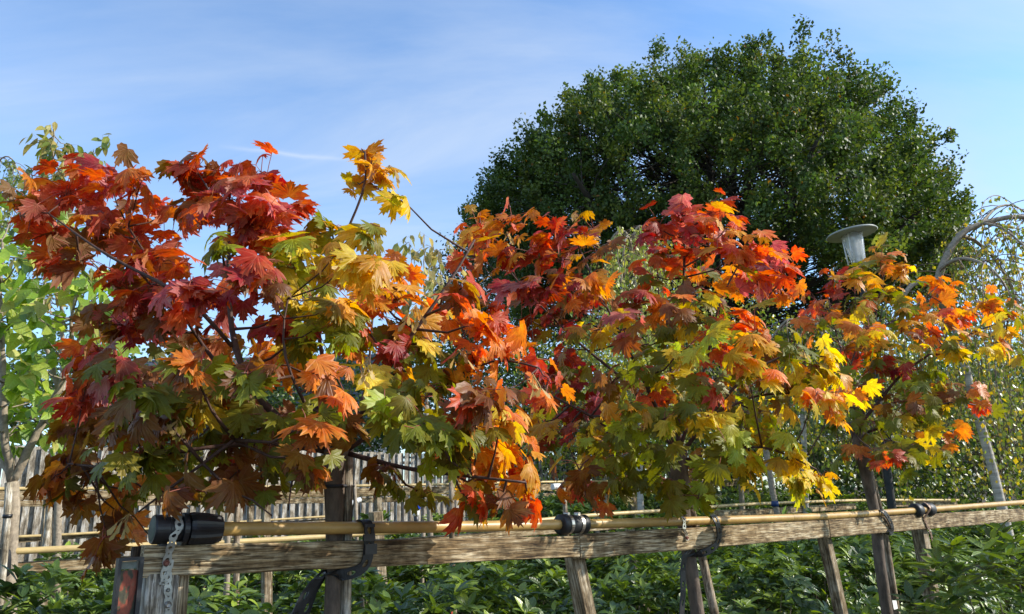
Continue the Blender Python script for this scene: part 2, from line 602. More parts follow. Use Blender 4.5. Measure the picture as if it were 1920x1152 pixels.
PAL = {'C': (0.36, 0.014, 0.026), 'R': (0.58, 0.042, 0.016), 'O': (0.64, 0.140, 0.010), 'A': (0.62, 0.260, 0.014),
       'Y': (0.66, 0.440, 0.014), 'G': (0.17, 0.180, 0.010), 'L': (0.36, 0.400, 0.030), 'B': (0.21, 0.070, 0.018),
       'P': (0.50, 0.10, 0.12), 'D': (0.07, 0.13, 0.018)}


def pal(key):
    c = PAL[key]
    k = random.uniform(0.78, 1.18)
    other = PAL[random.choice('ROAYGB')]
    w = random.uniform(0, 0.16)
    return tuple((c[i] * (1 - w) + other[i] * w) * k for i in range(3))


# ------------------------------------------------------------------ ground
def build_ground():
    xs = np.concatenate([np.linspace(-900, -30, 12), np.linspace(-25, 35, 61), np.linspace(45, 900, 12)])
    ys = np.concatenate([np.linspace(-60, -8, 6), np.linspace(-6, 40, 47), np.linspace(50, 1200, 14)])
    X, Y = np.meshgrid(xs, ys)
    S = RN.x * (X - RP.x) + RN.y * (Y - RP.y)
    Z = 0.055 * np.clip(S - 3.0, 0, 11.0)
    v = np.stack([X.ravel(), Y.ravel(), Z.ravel()], 1)
    nx = len(xs)
    i, j = np.meshgrid(np.arange(nx - 1), np.arange(len(ys) - 1))
    a = (j * nx + i).ravel()
    f = np.stack([a, a + 1, a + nx + 1, a + nx], 1)
    o = put('ground', np_mesh('ground', v, f, smooth=True), plain('ground_bark_mulch', (0.07, 0.052, 0.036), 0.95, 0, 0.1, 0.6, 6.0, 0.8))
    tag(o, kind='structure')


build_ground()


# ------------------------------------------------------------------ timber pieces
def beam(name, p0, p1, h, t, mat, parent, up=Vector((0, 0, 1)), seg=10, jit=0.0012, ch=0.004):
    """squared timber from p0 to p1 (centre line): h along 'up', t across; lightly warped, edges worn"""
    ax = (p1 - p0)
    L = ax.length
    ax.normalize()
    ay = up.cross(ax).normalized()
    az = ax.cross(ay).normalized()
    prof = []
    for sy, sz in ((1, 1), (-1, 1), (-1, -1), (1, -1)):
        y, z = sy * t / 2, sz * h / 2
        a, b = (y - sy * ch, z), (y, z - sz * ch)
        prof += [b, a] if sy * sz > 0 else [a, b]
    vs_, fs_ = [], []
    for i in range(seg + 1):
        x = L * i / seg
        for y, z in prof:
            vs_.append((x, y + random.uniform(-jit, jit), z + random.uniform(-jit, jit)))
    for i in range(seg):
        for k in range(8):
            k2 = (k + 1) % 8
            fs_.append((i * 8 + k, (i + 1) * 8 + k, (i + 1) * 8 + k2, i * 8 + k2))
    fs_.append(tuple(range(8)))
    fs_.append(tuple(seg * 8 + k for k in range(8))[::-1])
    me = bpy.data.meshes.new(name)
    me.from_pydata(vs_, [], fs_)
    me.update()
    M = Matrix((ax, ay, az)).transposed().to_4x4()
    M.translation = p0
    return put(name, me, mat, parent, M)


def row_frame(label, s, rails, posts, postmat=M_POST, h=0.08, cat='support frame', group=None):
    """rails: (px0, top0, bottom0, px1, top1, bottom1); posts: (px, ytop, pxb, yb, width)"""
    b = onrow(rails[0][0], rails[0][1], s)
    root = empty('support_frame', (b.x, b.y, ground_z(b.x, b.y)), label, cat, group)
    for (x0, a0, b0, x1, a1, b1) in rails:
        p0, q0 = onrow(x0, a0, s), onrow(x0, b0, s)
        p1, q1 = onrow(x1, a1, s), onrow(x1, b1, s)
        hh = ((p0 - q0).length + (p1 - q1).length) / 2
        c0, c1 = (p0 + q0) / 2 + RN * 0.022, (p1 + q1) / 2 + RN * 0.022
        beam('rail', c0, c1, hh, 0.044, M_RAIL, root, seg=14)
    for (x0, y0, x1, y1, w) in posts:
        p, q = onrow(x0, y0, s + 0.075), onrow(x1, y1, s + 0.075)
        dirv = (q - p).normalized()
        q = p + dirv * ((p.z - ground_z(p.x, p.y) + 0.15) / max(0.2, -dirv.z))
        beam('post', p, q, w, w, postmat, root, up=RN, seg=8)
    return root


# row one: three rails butted at the posts, seen from the end post
f1 = row_frame('weathered timber frame with three rails in front of the red and orange maples', 0.0,
               [(268, 1029, 1078, 1087, 1002, 1049), (1088.5, 1002, 1049, 1555, 976, 1007), (1556.5, 976, 1007, 1921, 955, 976)],
               [(1075, 1034, 1098, 1152, 0.06), (1543, 1000, 1568, 1110, 0.056), (1722, 985, 1752, 1150, 0.075)])
# the end post, two timbers
p = onrow(301, 1076, 0.03)
beam('post', p + Vector((0, 0, 0.003)), Vector((p.x, p.y, -0.15)), 0.078, 0.06, M_POSTGREY, f1, up=RD)
p = onrow(331, 1072, 0.07)
beam('post', p + Vector((0, 0, 0.003)), Vector((p.x, p.y, -0.15)), 0.05, 0.07, M_POST, f1, up=RD)
p = onrow(259, 1025, 0.05)
beam('block', p, p - Vector((0, 0, 0.03)), 0.026, 0.03, wood('dark_block', (0.12, 0.08, 0.05), (0.06, 0.04, 0.03), (0.02, 0.015, 0.01), 0, False), f1, up=RD, seg=2)

row_frame('grey timber frame of the second row, behind the maples', ROWGAP,
          [(-40, 1058, 1083, 520, 1028, 1045), (521, 1028, 1045, 1085, 985, 998), (1086, 985, 998, 1335, 967, 979), (1338, 958, 970, 1470, 952, 964), (1474, 951, 963, 1605, 944, 955), (1668, 942, 951, 1795, 940, 948)],
          [(704, 960, 716, 1150, 0.085), (1180, 985, 1190, 1060, 0.07), (1500, 958, 1508, 1010, 0.07), (500, 1040, 500, 1140, 0.06)])
row_frame('timber frame of the third row, in front of the slatted fence', ROWGAP * 2,
          [(-60, 921, 938, 215, 920, 937), (216, 920, 937, 640, 917, 931), (641, 917, 931, 960, 909, 921), (961, 909, 921, 1400, 903, 911)],
          [(92, 930, 78, 1150, 0.08), (500, 925, 497, 1060, 0.08), (708, 925, 712, 1000, 0.08), (1186, 912, 1192, 1000, 0.08)])
row_frame('farthest timber frame, close to the slatted fence', ROWGAP * 3,
          [(-60, 940, 951, 215, 938, 949), (216, 938, 949, 700, 933, 943), (701, 933, 943, 1230, 921, 928)],
          [(30, 945, 22, 1100, 0.08), (470, 938, 468, 1020, 0.08), (1000, 930, 1004, 1000, 0.08)])
row_frame('low timber rail along the foot of the slatted fence', ROWGAP * 3 + 1.5,
          [(20, 1011, 1019, 330, 990, 998), (331, 990, 998, 640, 971, 979)],
          [(110, 1004, 106, 1050, 0.08), (600, 970, 602, 1030, 0.08)])


# ------------------------------------------------------------------ pipes
def pipe(name, label, s, pts, r, mat, nodes=()):
    w = [onrow(x, y, s) for x, y in pts]
    dense = []
    for a, b in zip(w[:-1], w[1:]):
        for i in range(8):
            dense.append(a.lerp(b, i / 8))
    dense.append(w[-1])
    # ease the bends
    for _ in range(6):
        dense = [dense[0]] + [(dense[i - 1] + dense[i] * 2 + dense[i + 1]) / 4 for i in range(1, len(dense) - 1)] + [dense[-1]]
    root = empty(name, (w[0].x, w[0].y, w[0].z - r), label, 'pipe')
    mb = MB()
    mb.tube(dense, r, 16)
    mb.put('tube', mat, root, True)
    for px in nodes:
        i = min(range(len(dense) - 1), key=lambda k: abs(proj(dense[k])[0] - px))
        a = dense[i]
        d = (dense[i + 1] - dense[i]).normalized()
        mb = MB()
        mb.tube([a - d * 0.006, a - d * 0.003, a + d * 0.003, a + d * 0.006], [r * 1.005, r * 1.06, r * 1.06, r * 1.005], 16)
        mb.put('joint_ring', mat, root, True)
    return root, dense


def proj(P):
    d = P - EYE
    z = d.dot(cf)
    return (960 + FPX * d.dot(cr) / z, 576 - FPX * d.dot(cu) / z)


def along(dense, px):
    best = None
    for a, b in zip(dense[:-1], dense[1:]):
        xa, xb = proj(a)[0], proj(b)[0]
        if xa <= px <= xb:
            best = (a.lerp(b, (px - xa) / (xb - xa)), (b - a).normalized())
    return best


PIPE1, D1 = pipe('water_pipe', 'thick golden tan pipe strapped along the nearest rail, black cap on its end', 0.012,
                 [(300, 993), (560, 991), (900, 987.5), (1180, 981), (1400, 974), (1560, 968), (1740, 956), (1921, 942)], 0.0185, M_PIPE, (1493, 1590, 1850))
pipe('water_pipe', 'tan pipe along the second row of frames, behind the thick pipe', ROWGAP - 0.05,
     [(-30, 1037), (165, 1027), (430, 1017), (540, 1011), (900, 987), (1110, 966), (1260, 957), (1400, 945.5), (1610, 938), (1797, 938)], 0.019, M_BAMBOO, (180, 1160, 1500))
pipe('water_pipe', 'pale thin pipe along the third row of frames', ROWGAP * 2,
     [(-60, 917), (215, 916), (480, 913.5), (820, 909), (1000, 904), (1390, 900)], 0.017, M_BAMBOO)
pipe('water_pipe', 'pale thin pipe of the farthest frame, by the slatted fence', ROWGAP * 3,
     [(430, 934), (720, 929), (1010, 919.5), (1240, 918)], 0.018, M_BAMBOO)
pipe('water_pipe', 'pale pipe on the low rail along the foot of the fence', ROWGAP * 3 + 1.45,
     [(25, 1007), (160, 1001), (430, 980), (640, 967)], 0.02, M_BAMBOO)


def lathe(name, c, d, prof, mat, parent, sides=24, rib=None, smooth=True):
    """turned part on the axis d through c; prof = [(distance along, radius)]"""
    mb = MB()
    a = d.cross(Vector((0, 0, 1)))
    a = a.normalized() if a.length > 1e-4 else Vector((1, 0, 0))
    b = a.cross(d).normalized()
    vs_, fs_ = [], []
    for j, (x, r) in enumerate(prof):
        for k in range(sides):
            w = 2 * math.pi * k / sides
            rr = r * (1 + (rib if rib and (k % 3 == 0) and 0 < j < len(prof) - 1 else 0))
            vs_.append(c + d * x + a * (math.cos(w) * rr) + b * (math.sin(w) * rr))
    for j in range(len(prof) - 1):
        for k in range(sides):
            k2 = (k + 1) % sides
            fs_.append((j * sides + k, j * sides + k2, (j + 1) * sides + k2, (j + 1) * sides + k))
    fs_.append(tuple(range(sides))[::-1])
    fs_.append(tuple((len(prof) - 1) * sides + k for k in range(sides)))
    mb.add(vs_, fs_)
    return mb.put(name, mat, parent, smooth)


# black compression cap on the end of the thick pipe
c0 = D1[0]
dd = (D1[6] - D1[0]).normalized()
e = 0.00138                                   # metres for one photo pixel there
cap = lathe('end_cap', c0, dd, [(-14 * e, 21 * e), (-14 * e, 25.5 * e), (-11 * e, 27 * e), (13 * e, 27 * e), (15 * e, 23 * e), (52 * e, 22.5 * e), (53 * e, 19 * e)], M_BLACK, PIPE1, 32, smooth=False)
lathe('cap_face', c0, dd, [(-14.6 * e, 21 * e), (-14.3 * e, 21.5 * e), (-13.5 * e, 21.5 * e)], M_CAPGREEN, cap, 28)
lathe('flange', c0, dd, [(37 * e, 20 * e), (37 * e, 31 * e), (46 * e, 31 * e), (46 * e, 20 * e)], M_BLACK, cap, 32, smooth=False)
lathe('nut', c0, dd, [(50 * e, 20 * e), (50 * e, 28.5 * e), (58 * e, 30 * e), (82 * e, 28.5 * e), (100 * e, 26 * e), (112 * e, 24 * e), (113 * e, 14 * e)], M_BLACK, cap, 36, 0.075, smooth=False)
mb = MB()
mb.box(c0 + dd * (10 * e) - Vector((0, 0, 31 * e)), 0.03, 0.02, 0.014, dd)
mb.put('saddle', M_BLACK, cap)
# rubber coupling with two steel bands
c, d = along(D1, 1074)
e2 = 0.0020
cp = lathe('coupling', c, d, [(-36 * e2, 9 * e2), (-36 * e2, 17 * e2), (-33 * e2, 19 * e2), (-20 * e2, 19 * e2), (-17 * e2, 17.5 * e2), (16 * e2, 17.2 * e2), (19 * e2, 18.2 * e2), (31 * e2, 18 * e2), (33 * e2, 16 * e2), (33 * e2, 9 * e2)], M_RUBBER, PIPE1, 28)
for x in (-15, 13):
    lathe('clamp_band', c, d, [((x - 3.6) * e2, 17 * e2), ((x - 3.5) * e2, 18.6 * e2), ((x + 3.5) * e2, 18.6 * e2), ((x + 3.6) * e2, 17 * e2)], M_STEEL, cp, 28, smooth=False)
    q = c + d * (x * e2) + Vector((0, 0, 19.5 * e2))
    lathe('clamp_screw', q, RN, [(-0.012, 0.006), (0.012, 0.006)], M_STEEL, cp, 8, smooth=False)
for px, ln in ((1718, 0.04), (1740, 0.045)):
    c, d = along(D1, px)
    lathe('coupling', c, d, [(-ln, 0.02), (-ln, 0.036), (-ln * .6, 0.044), (ln * .5, 0.043), (ln, 0.037), (ln, 0.02)], M_RUBBER, PIPE1, 20)


# ------------------------------------------------------------------ bands and straps
def resample(pts, step):
    out = [pts[0]]
    for a, b in zip(pts[:-1], pts[1:]):
        n = max(1, int((b - a).length / step))
        for i in range(1, n + 1):
            out.append(a.lerp(b, i / n))
    return out


def band(pts, side, cells, thick):
    """a strip bent along pts; cells = [(length, hole half length, hole half width, half width)] repeated to the end"""
    pts = [Vector(p) for p in pts]
    cum = [0.0]
    for a, b in zip(pts[:-1], pts[1:]):
        cum.append(cum[-1] + (b - a).length)
    tot = cum[-1]

    def P(s, w):
        s = min(max(s, 0), tot - 1e-6)
        i = max(k for k in range(len(cum) - 1) if cum[k] <= s + 1e-9)
        f = (s - cum[i]) / max(1e-9, cum[i + 1] - cum[i])
        sd = side[min(len(side) - 1, i)].lerp(side[min(len(side) - 1, i + 1)], f) if isinstance(side, list) else side
        return pts[i].lerp(pts[i + 1], f) + sd * w
    mb = MB()
    s, ci = 0.0, 0
    K = 16
    while s < tot - 1e-4:
        ln, hl, hw, wd = cells[ci % len(cells)]
        ln = min(ln, tot - s)
        nb = (cells[(ci - 1) % len(cells)][3] + wd) / 2
        na = (cells[(ci + 1) % len(cells)][3] + wd) / 2
        o, h = [], []
        for k in range(K):
            a = 2 * math.pi * k / K
            cs = max(-1, min(1, math.cos(a) * 1.4143))
            sn = max(-1, min(1, math.sin(a) * 1.4143))
            w0 = wd if abs(cs) < 0.99 else (na if cs > 0 else nb)
            o.append(P(s + ln / 2 + cs * ln / 2, sn * w0))
            if hl > 0:
                h.append(P(s + ln / 2 + math.cos(a) * hl, math.sin(a) * hw))
        if hl > 0:
            mb.add(o + h, [(k, (k + 1) % K, K + (k + 1) % K, K + k) for k in range(K)])
        else:
            mb.add(o, [tuple(range(K))])
        s += ln
        ci += 1
    me = mb.mesh('band')
    return me, thick


def put_band(name, mt, parent, data):
    me, th = data
    o = put(name, me, mt, parent)
    sm = o.modifiers.new('thickness', 'SOLIDIFY')
    sm.thickness = th
    sm.offset = 0
    return o


BIG = (0.020, 0.0052, 0.0052, 0.0105)
SML = (0.012, 0.0024, 0.0024, 0.0078)
# zinc fixing band over the cap and down the post
sx = RD
root = empty('fixing_band', onrow(306, 1096, -0.01), 'scalloped zinc fixing band with round holes, hung over the black pipe cap', 'metal band')
zc = c0 + dd * (27.5 * e)
pts = []
for a in (200, 160, 130, 100, 70, 45, 20, 0):
    pts.append(zc + Vector((0, 0, 1)) * (math.sin(R(a)) * 0.0345) - RN * (math.cos(R(a)) * 0.0345))
low = [onrow(326, 1004, -0.024), onrow(322, 1019, -0.022), onrow(318, 1032, -0.012), onrow(313, 1052, -0.006), onrow(309, 1074, -0.006), onrow(306, 1096, -0.006)]
band1 = put_band('band', M_ZINC, root, band(resample(pts + low, 0.01), RD, [BIG, SML], 0.0022))
root2 = empty('fixing_band', onrow(316, 1200, -0.01), 'lower zinc fixing band screwed down the face of the grey end post', 'metal band')
band2 = put_band('band', M_ZINC, root2, band(resample([onrow(318, 1050, -0.003), onrow(314, 1082, -0.003), onrow(315, 1100, -0.004), onrow(316, 1152, -0.004), onrow(317, 1200, -0.004)], 0.01), RD, [BIG, SML], 0.0022))


def bolt(px, py, s, r, mt, parent):
    o = lathe('bolt', onrow(px, py, s), -RN, [(-0.004, r * 1.25), (0.002, r * 1.25), (0.004, r), (0.007, r * 0.8), (0.0055, r * 0.4)], mt, parent, 14, smooth=False)


bolt(312, 1056, -0.008, 0.0065, M_RUSTBOLT, root)
bolt(315, 1134, -0.007, 0.0068, M_BOLT, root2)
bolt(315, 1107, -0.006, 0.0030, M_BOLT, root2)
# small perforated band over the pipe by the second maple
root = empty('fixing_band', onrow(1288, 1013, -0.01), 'short pale perforated band over the thick pipe beside the buckled strap', 'metal band')
c, d = along(D1, 1276)
pts = [c + Vector((0, 0, 1)) * (math.sin(R(a)) * 0.0205) - RN * (math.cos(R(a)) * 0.0205) for a in (150, 110, 70, 40, 15)]
put_band('band', M_STEEL, root, band(resample(pts + [onrow(1283, 992, -0.012), onrow(1287, 1004, -0.006), onrow(1289, 1014, -0.006)], 0.012), RD, [BIG, SML], 0.0025))
bolt(1288, 1009, -0.008, 0.006, M_RUSTBOLT, root)
# long band hanging by the fourth post
root = empty('fixing_band', onrow(1746, 1020, -0.01), 'thin rusty perforated band hung from the coupling down the last post', 'metal band')
c, d = along(D1, 1730)
pts = [c + Vector((0, 0, 1)) * (math.sin(R(a)) * 0.05) - RN * (math.cos(R(a)) * 0.05) for a in (150, 110, 70, 40, 10)]
put_band('band', plain('rusty_band', (0.23, 0.15, 0.10), 0.5, 0.5), root, band(resample(pts + [onrow(1733, 972, -0.008), onrow(1738, 985, -0.006), onrow(1746, 1003, -0.004), onrow(1749, 1018, 0.0)], 0.02), RD, [(0.026, 0.006, 0.006, 0.014), (0.016, 0.003, 0.003, 0.010)], 0.004))


def strap(label, pts, width, slot=True, tails=()):
    """rubber tree strap: ladder of slots; pts are (px, py, s)"""
    P = [onrow(x, y, s) for x, y, s in pts]
    root = empty('rubber_strap', P[-1], label, 'strap')
    dense = resample(P, 0.015)
    for _ in range(3):
        dense = [dense[0]] + [(dense[i - 1] + dense[i] * 2 + dense[i + 1]) / 4 for i in range(1, len(dense) - 1)] + [dense[-1]]
    sides = []
    for i in range(len(dense)):
        t = (dense[min(i + 1, len(dense) - 1)] - dense[max(i - 1, 0)]).normalized()
        base = RD if abs(t.dot(RD)) < 0.75 else Vector((0, 0, 1))
        sd = (base - t * t.dot(base)).normalized()
        if sides and sd.dot(sides[-1]) < 0:
            sd = -sd
        if sides:
            sd = (sd + sides[-1]).normalized()
        sides.append(sd)
    cells = [(0.036, 0.013, width * 0.42, width), (0.014, 0, 0, width)] if slot else [(0.03, 0, 0, width)]
    put_band('belt', M_RUBBER, root, band(dense, sides, cells, 0.005))
    for tl in tails:
        P = [onrow(x, y, s) for x, y, s in tl]
        put_band('tail', M_RUBBER, root, band(resample(P, 0.015), RD, [(0.045, 0.013, width * 0.36, width), (0.03, 0, 0, width)], 0.005))
    return root


st = strap('wide black buckled strap round pipe, rail and trunk of the biggest maple',
           [(672, 982, 0.03), (676, 973, 0.02), (688, 972, -0.012), (696, 985, -0.02), (694, 1003, -0.02), (690, 1022, -0.012), (692, 1040, -0.010), (688, 1060, -0.012), (672, 1072, -0.008), (650, 1078, 0.0), (620, 1079, 0.03), (612, 1074, 0.10)], 0.017,
           tails=[[(614, 1068, 0.06), (596, 1085, 0.05), (575, 1112, 0.06), (556, 1152, 0.07)], [(602, 1082, 0.08), (585, 1110, 0.09), (570, 1152, 0.1)]])
mb = MB()
mb.box(onrow(693, 986, -0.026), 0.034, 0.006, 0.010, RD)
mb.box(onrow(692, 1008, -0.024), 0.038, 0.007, 0.020, RD)
mb.box(onrow(695, 1030, -0.018), 0.040, 0.007, 0.030, RD)
mb.put('buckle', M_BLACK, st)
strap('black buckled strap looped round pipe and rail at the second maple',
      [(1332, 974, 0.03), (1334, 964, 0.01), (1340, 968, -0.02), (1347, 985, -0.025), (1350, 1005, -0.016), (1346, 1020, -0.012), (1334, 1030, -0.01), (1318, 1038, 0.0), (1300, 1042, 0.03), (1290, 1045, 0.09)], 0.016,
      tails=[[(1296, 1030, 0.03), (1284, 1042, 0.03), (1280, 1070, 0.04), (1281, 1110, 0.04), (1277, 1170, 0.05)]])
strap('grey black strap over pipe and rail at the yellow green maple',
      [(1645, 962, 0.03), (1648, 954, 0.0), (1656, 957, -0.025), (1665, 970, -0.02), (1673, 986, -0.014), (1675, 996, -0.012), (1664, 1000, -0.004), (1652, 998, 0.04)], 0.017)
strap('black strap on the second row pipe near the oval leaved tree',
      [(2, 1045, 3.22), (3, 1028, 3.15), (8, 1030, 3.12), (10, 1045, 3.11), (9, 1062, 3.11), (8, 1078, 3.11), (2, 1088, 3.13)], 0.03)


# ------------------------------------------------------------------ the framed panel by the end post
def framed_panel():
    s = -0.06
    a, b, c, d_ = onrow(222, 1046, s), onrow(269, 1046, s), onrow(269, 1210, s), onrow(214, 1210, s)
    root = empty('framed_panel', ((a + b) / 2).xy.to_3d(), 'black framed upright panel of flaking red paint beside the end post', 'panel')
    ctr = (a + b) / 2
    W = (b - a).length
    H = 1.35
    def bx(name, x0, x1, z0, z1, y, th, mt):
        mb = MB()
        mb.box(ctr + RD * ((x0 + x1) / 2) + Vector((0, 0, (z0 + z1) / 2)) + RN * y, x1 - x0, th, z1 - z0, RD)
        return mb.put(name, mt, root)
    t = 0.007
    bx('frame_side', -W / 2, -W / 2 + t, -H, 0, 0.006, 0.03, M_BLACK)
    bx('frame_side', W / 2 - t * 1.4, W / 2, -H, 0, 0.006, 0.03, M_BLACK)
    bx('frame_top', -W / 2 + t, W / 2 - t * 1.4, -t, 0, 0.006, 0.03, M_BLACK)
    mt, tt, out = new_mat('flaking_red_paint')
    p = N(tt, 'ShaderNodeBsdfPrincipled', i_Roughness=0.6)
    co = N(tt, 'ShaderNodeTexCoord')
    mpn = N(tt, 'ShaderNodeMapping')
    mpn.inputs['Scale'].default_value = (1.0, 1.0, 0.45)
    link(tt, co.outputs['Object'], mpn.inputs[0])
    nz = N(tt, 'ShaderNodeTexNoise', i_Scale=42.0, i_Detail=7.0, i_Roughness=0.62)
    link(tt, mpn.outputs[0], nz.inputs['Vector'])
    n2 = N(tt, 'ShaderNodeTexNoise', i_Scale=160.0, i_Detail=4.0)
    link(tt, mpn.outputs[0], n2.inputs['Vector'])
    cc = ramp(tt, nz.outputs[0], [(0.38, (0.028, 0.032, 0.018)), (0.47, (0.075, 0.06, 0.028)), (0.5, (0.22, 0.045, 0.02)), (0.62, (0.34, 0.075, 0.035)), (0.72, (0.24, 0.12, 0.06))])
    cc = mixc(tt, 0.7, cc, ramp(tt, n2.outputs[0], [(0.3, (0.5, 0.5, 0.5)), (0.6, (1.1, 1.1, 1.1))]), 'MULTIPLY')
    link(tt, cc, p.inputs['Base Color'])
    link(tt, p.outputs[0], out.inputs[0])
    bx('painted_face', -W / 2 + t, W / 2 - t * 1.4, -H, -0.03, 0.010, 0.01, mt)
    bx('tape', -W / 2 + t * 1.3, W / 2 - t * 1.8, -0.026, -0.009, 0.006, 0.006, plain('grey_tape', (0.16, 0.18, 0.15), 0.5, 0, 0.4, 0.3, 60))


framed_panel()


# ------------------------------------------------------------------ stakes and trunks
def stake(label, pts, s, r, mt=M_STAKE, group=None, name='tree_stake', ties=(), tagspec=None, cat='stake', square=False):
    P = [onrow(x, y, s) for x, y in pts]
    d = (P[-1] - P[-2]).normalized()
    gz = ground_z(P[-1].x, P[-1].y)
    if P[-1].z > gz:
        P.append(P[-1] + d * ((P[-1].z - gz + 0.1) / max(0.3, -d.z)))
    root = empty(name, (P[-1].x, P[-1].y, gz), label, cat, group)
    dense = resample(P, 0.12)
    dense = [q + Vector((random.uniform(-1, 1), random.uniform(-1, 1), 0)) * r * 0.08 for q in dense]
    n = len(dense)
    mb = MB()
    mb.tube(dense, [r * (0.92 + 0.12 * i / n + random.uniform(-.03, .03)) for i in range(n)], 10)
    mb.put('shaft', mt, root, True)
    for (x, y, mt2, h) in ties:
        q = onrow(x, y, s)
        lathe('tie', q, Vector((0, 0, 1)), [(-h, r * 1.0), (-h, r * 1.18), (h, r * 1.18), (h, r * 1.0)], mt2, root, 12)
    if tagspec:
        x, y, w, h, mt2 = tagspec
        q = onrow(x, y, s - r - 0.006)
        mb = MB()
        mb.box(q, w, 0.002, h, RD, Vector((random.uniform(-.2, .2), 0, 1)).normalized())
        mb.put('tag', mt2, root)
    return root


stake('square edged grey stake tied to the trunk of the biggest maple', [(653, 830), (652, 930), (650, 1010), (647, 1152)], 0.064, 0.0178, M_STAKEGREY)
stake('leaning round stake strapped to the second maple below the rail', [(1272, 835), (1290, 930), (1318, 1050), (1340, 1152)], 0.085, 0.021)
stake('grey stake lashed to the trunk of the yellow green maple', [(1616, 800), (1630, 880), (1650, 960), (1660, 1010), (1681, 1152)], 0.09, 0.022, ties=[(1611, 836, M_BLACK, 0.02)], tagspec=(1678, 1134, 0.05, 0.05, M_TAG))
stake('pale stake tied to the stem of the oval leaved tree', [(17, 905), (12, 985), (6, 1060), (-2, 1152)], ROWGAP - 0.1, 0.021, M_STAKEGREY, ties=[(14, 968, M_BLACK, 0.01)])
SG = 'slim stakes and canes of the back rows'
stake('grey stake with a white tag in front of the slatted fence', [(96, 905), (88, 1000), (74, 1152)], ROWGAP * 2 - 0.3, 0.03, M_STAKEGREY, SG, tagspec=(74, 1082, 0.035, 0.09, M_TAG))
stake('thin cane beside the tagged stake in front of the slatted fence', [(103, 930), (102, 1030), (102, 1152)], ROWGAP * 2 - 0.2, 0.022, M_STAKE, SG, ties=[(103, 948, M_BLACK, 0.04)])
stake('pale cane of a close pair below the nearest rail', [(428, 900), (426, 1075), (423, 1152)], ROWGAP - 0.15, 0.02, M_GREYBARK, SG)
stake('darker cane of a close pair below the nearest rail', [(445, 900), (443, 1075), (441, 1152)], ROWGAP - 0.1, 0.022, M_STAKE, SG)
stake('dark stake carrying a red tag low down among the shrubs', [(846, 900), (848, 1055), (851, 1152)], ROWGAP - 0.2, 0.024, M_STAKE, SG, tagspec=(849, 1144, 0.03, 0.09, M_REDTAG))
stake('slim stem close beside the red tagged stake', [(795, 990), (790, 1050), (792, 1115)], ROWGAP + 0.6, 0.02, M_GREYBARK, SG)
stake('crooked whitish stem behind the biggest maple', [(664, 900), (672, 1078), (678, 1110), (680, 1150)], ROWGAP + 0.3, 0.016, M_GREYBARK, SG)
stake('leaning stake with a wire tie right of the pale post', [(1058, 905), (1062, 960), (1132, 1040), (1146, 1152)][2:], ROWGAP - 0.6, 0.022, M_STAKE, SG, ties=[(1138, 1072, M_BLACK, 0.012)])
stake('thin stem just left of the pale post', [(1056, 905), (1062, 1000), (1066, 1060), (1074, 1100)], ROWGAP + 0.4, 0.026, M_STAKE, SG)
stake('short thin stem in the shade behind the second maple', [(1114, 905), (1118, 965)], ROWGAP + 1.2, 0.028, M_STAKE, SG)
stake('dark stem between second and third row frames', [(1240, 980), (1246, 1050)], ROWGAP + 0.2, 0.025, M_STAKE, SG)
stake('leaning smooth trunk with dark rings and a blue tie', [(1428, 800), (1440, 870), (1452, 940), (1475, 1040), (1503, 1152)], ROWGAP - 0.4, 0.036, M_GREYBARK, None, 'young_trunk', ties=[(1453, 945, M_DARKBLUE, 0.03), (1484, 1072, M_DARKBARK, 0.008), (1492, 1108, M_DARKBARK, 0.008), (1468, 1010, M_DARKBARK, 0.008)], cat='trunk')
stake('slim stem half hidden below the yellow green maple', [(1668, 1000), (1684, 1085)], ROWGAP - 1.2, 0.022, M_STAKE, SG)
stake('slender white stem behind the last post', [(1765, 985), (1772, 1022)], ROWGAP - 0.4, 0.018, M_GREYBARK, SG)


# ------------------------------------------------------------------ small fittings in the rows
def sprinkler():
    s = ROWGAP - 0.06
    b = onrow(781, 990, s)
    root = empty('sprinkler', b, 'blue capped sprinkler head on a black riser behind the thick pipe', 'sprinkler')
    top = onrow(778, 932, s)
    d = (top - b).normalized()
    L = (top - b).length
    lathe('riser', b, d, [(0, 0.02), (L * .45, 0.02)], M_BLACK, root, 12)
    lathe('collar', b, d, [(L * .38, 0.022), (L * .42, 0.028), (L * .62, 0.036), (L * .66, 0.03)], M_WHITEP, root, 14)
    lathe('cap', b, d, [(L * .58, 0.036), (L * .6, 0.041), (L * .8, 0.042), (L * .92, 0.035), (L * .93, 0.01)], M_BLUE, root, 16)
    lathe('nozzle', b, d, [(L * .9, 0.014), (L * 1.04, 0.012)], M_WHITEP, root, 10)


sprinkler()


def sleeve(label, a, b, s, r, mt):
    p, q = onrow(*a, s), onrow(*b, s)
    d = (q - p).normalized()
    L = (q - p).length
    root = empty('pipe_sleeve', p, label, 'pipe sleeve')
    lathe('sleeve', p, d, [(0, r * .7), (0, r), (L, r), (L, r * .7)], mt, root, 16, smooth=False)
    lathe('band', p, d, [(L * .42, r * .9), (L * .42, r * 1.1), (L * .6, r * 1.1), (L * .6, r * .9)], M_BLACK, root, 16, smooth=False)


sleeve('short white sleeve on the third row rail behind the biggest maple', (655, 945), (676, 937), ROWGAP * 2 - 0.1, 0.03, M_WHITEP)
sleeve('white sleeve beside the blue sprinkler', (768, 934), (796, 932), ROWGAP * 2 - 0.1, 0.028, M_WHITEP)
sleeve('grey sleeve with black band left of the second maple stem', (1036, 913), (1068, 911), ROWGAP * 2 - 0.12, 0.045, M_WHITEP)


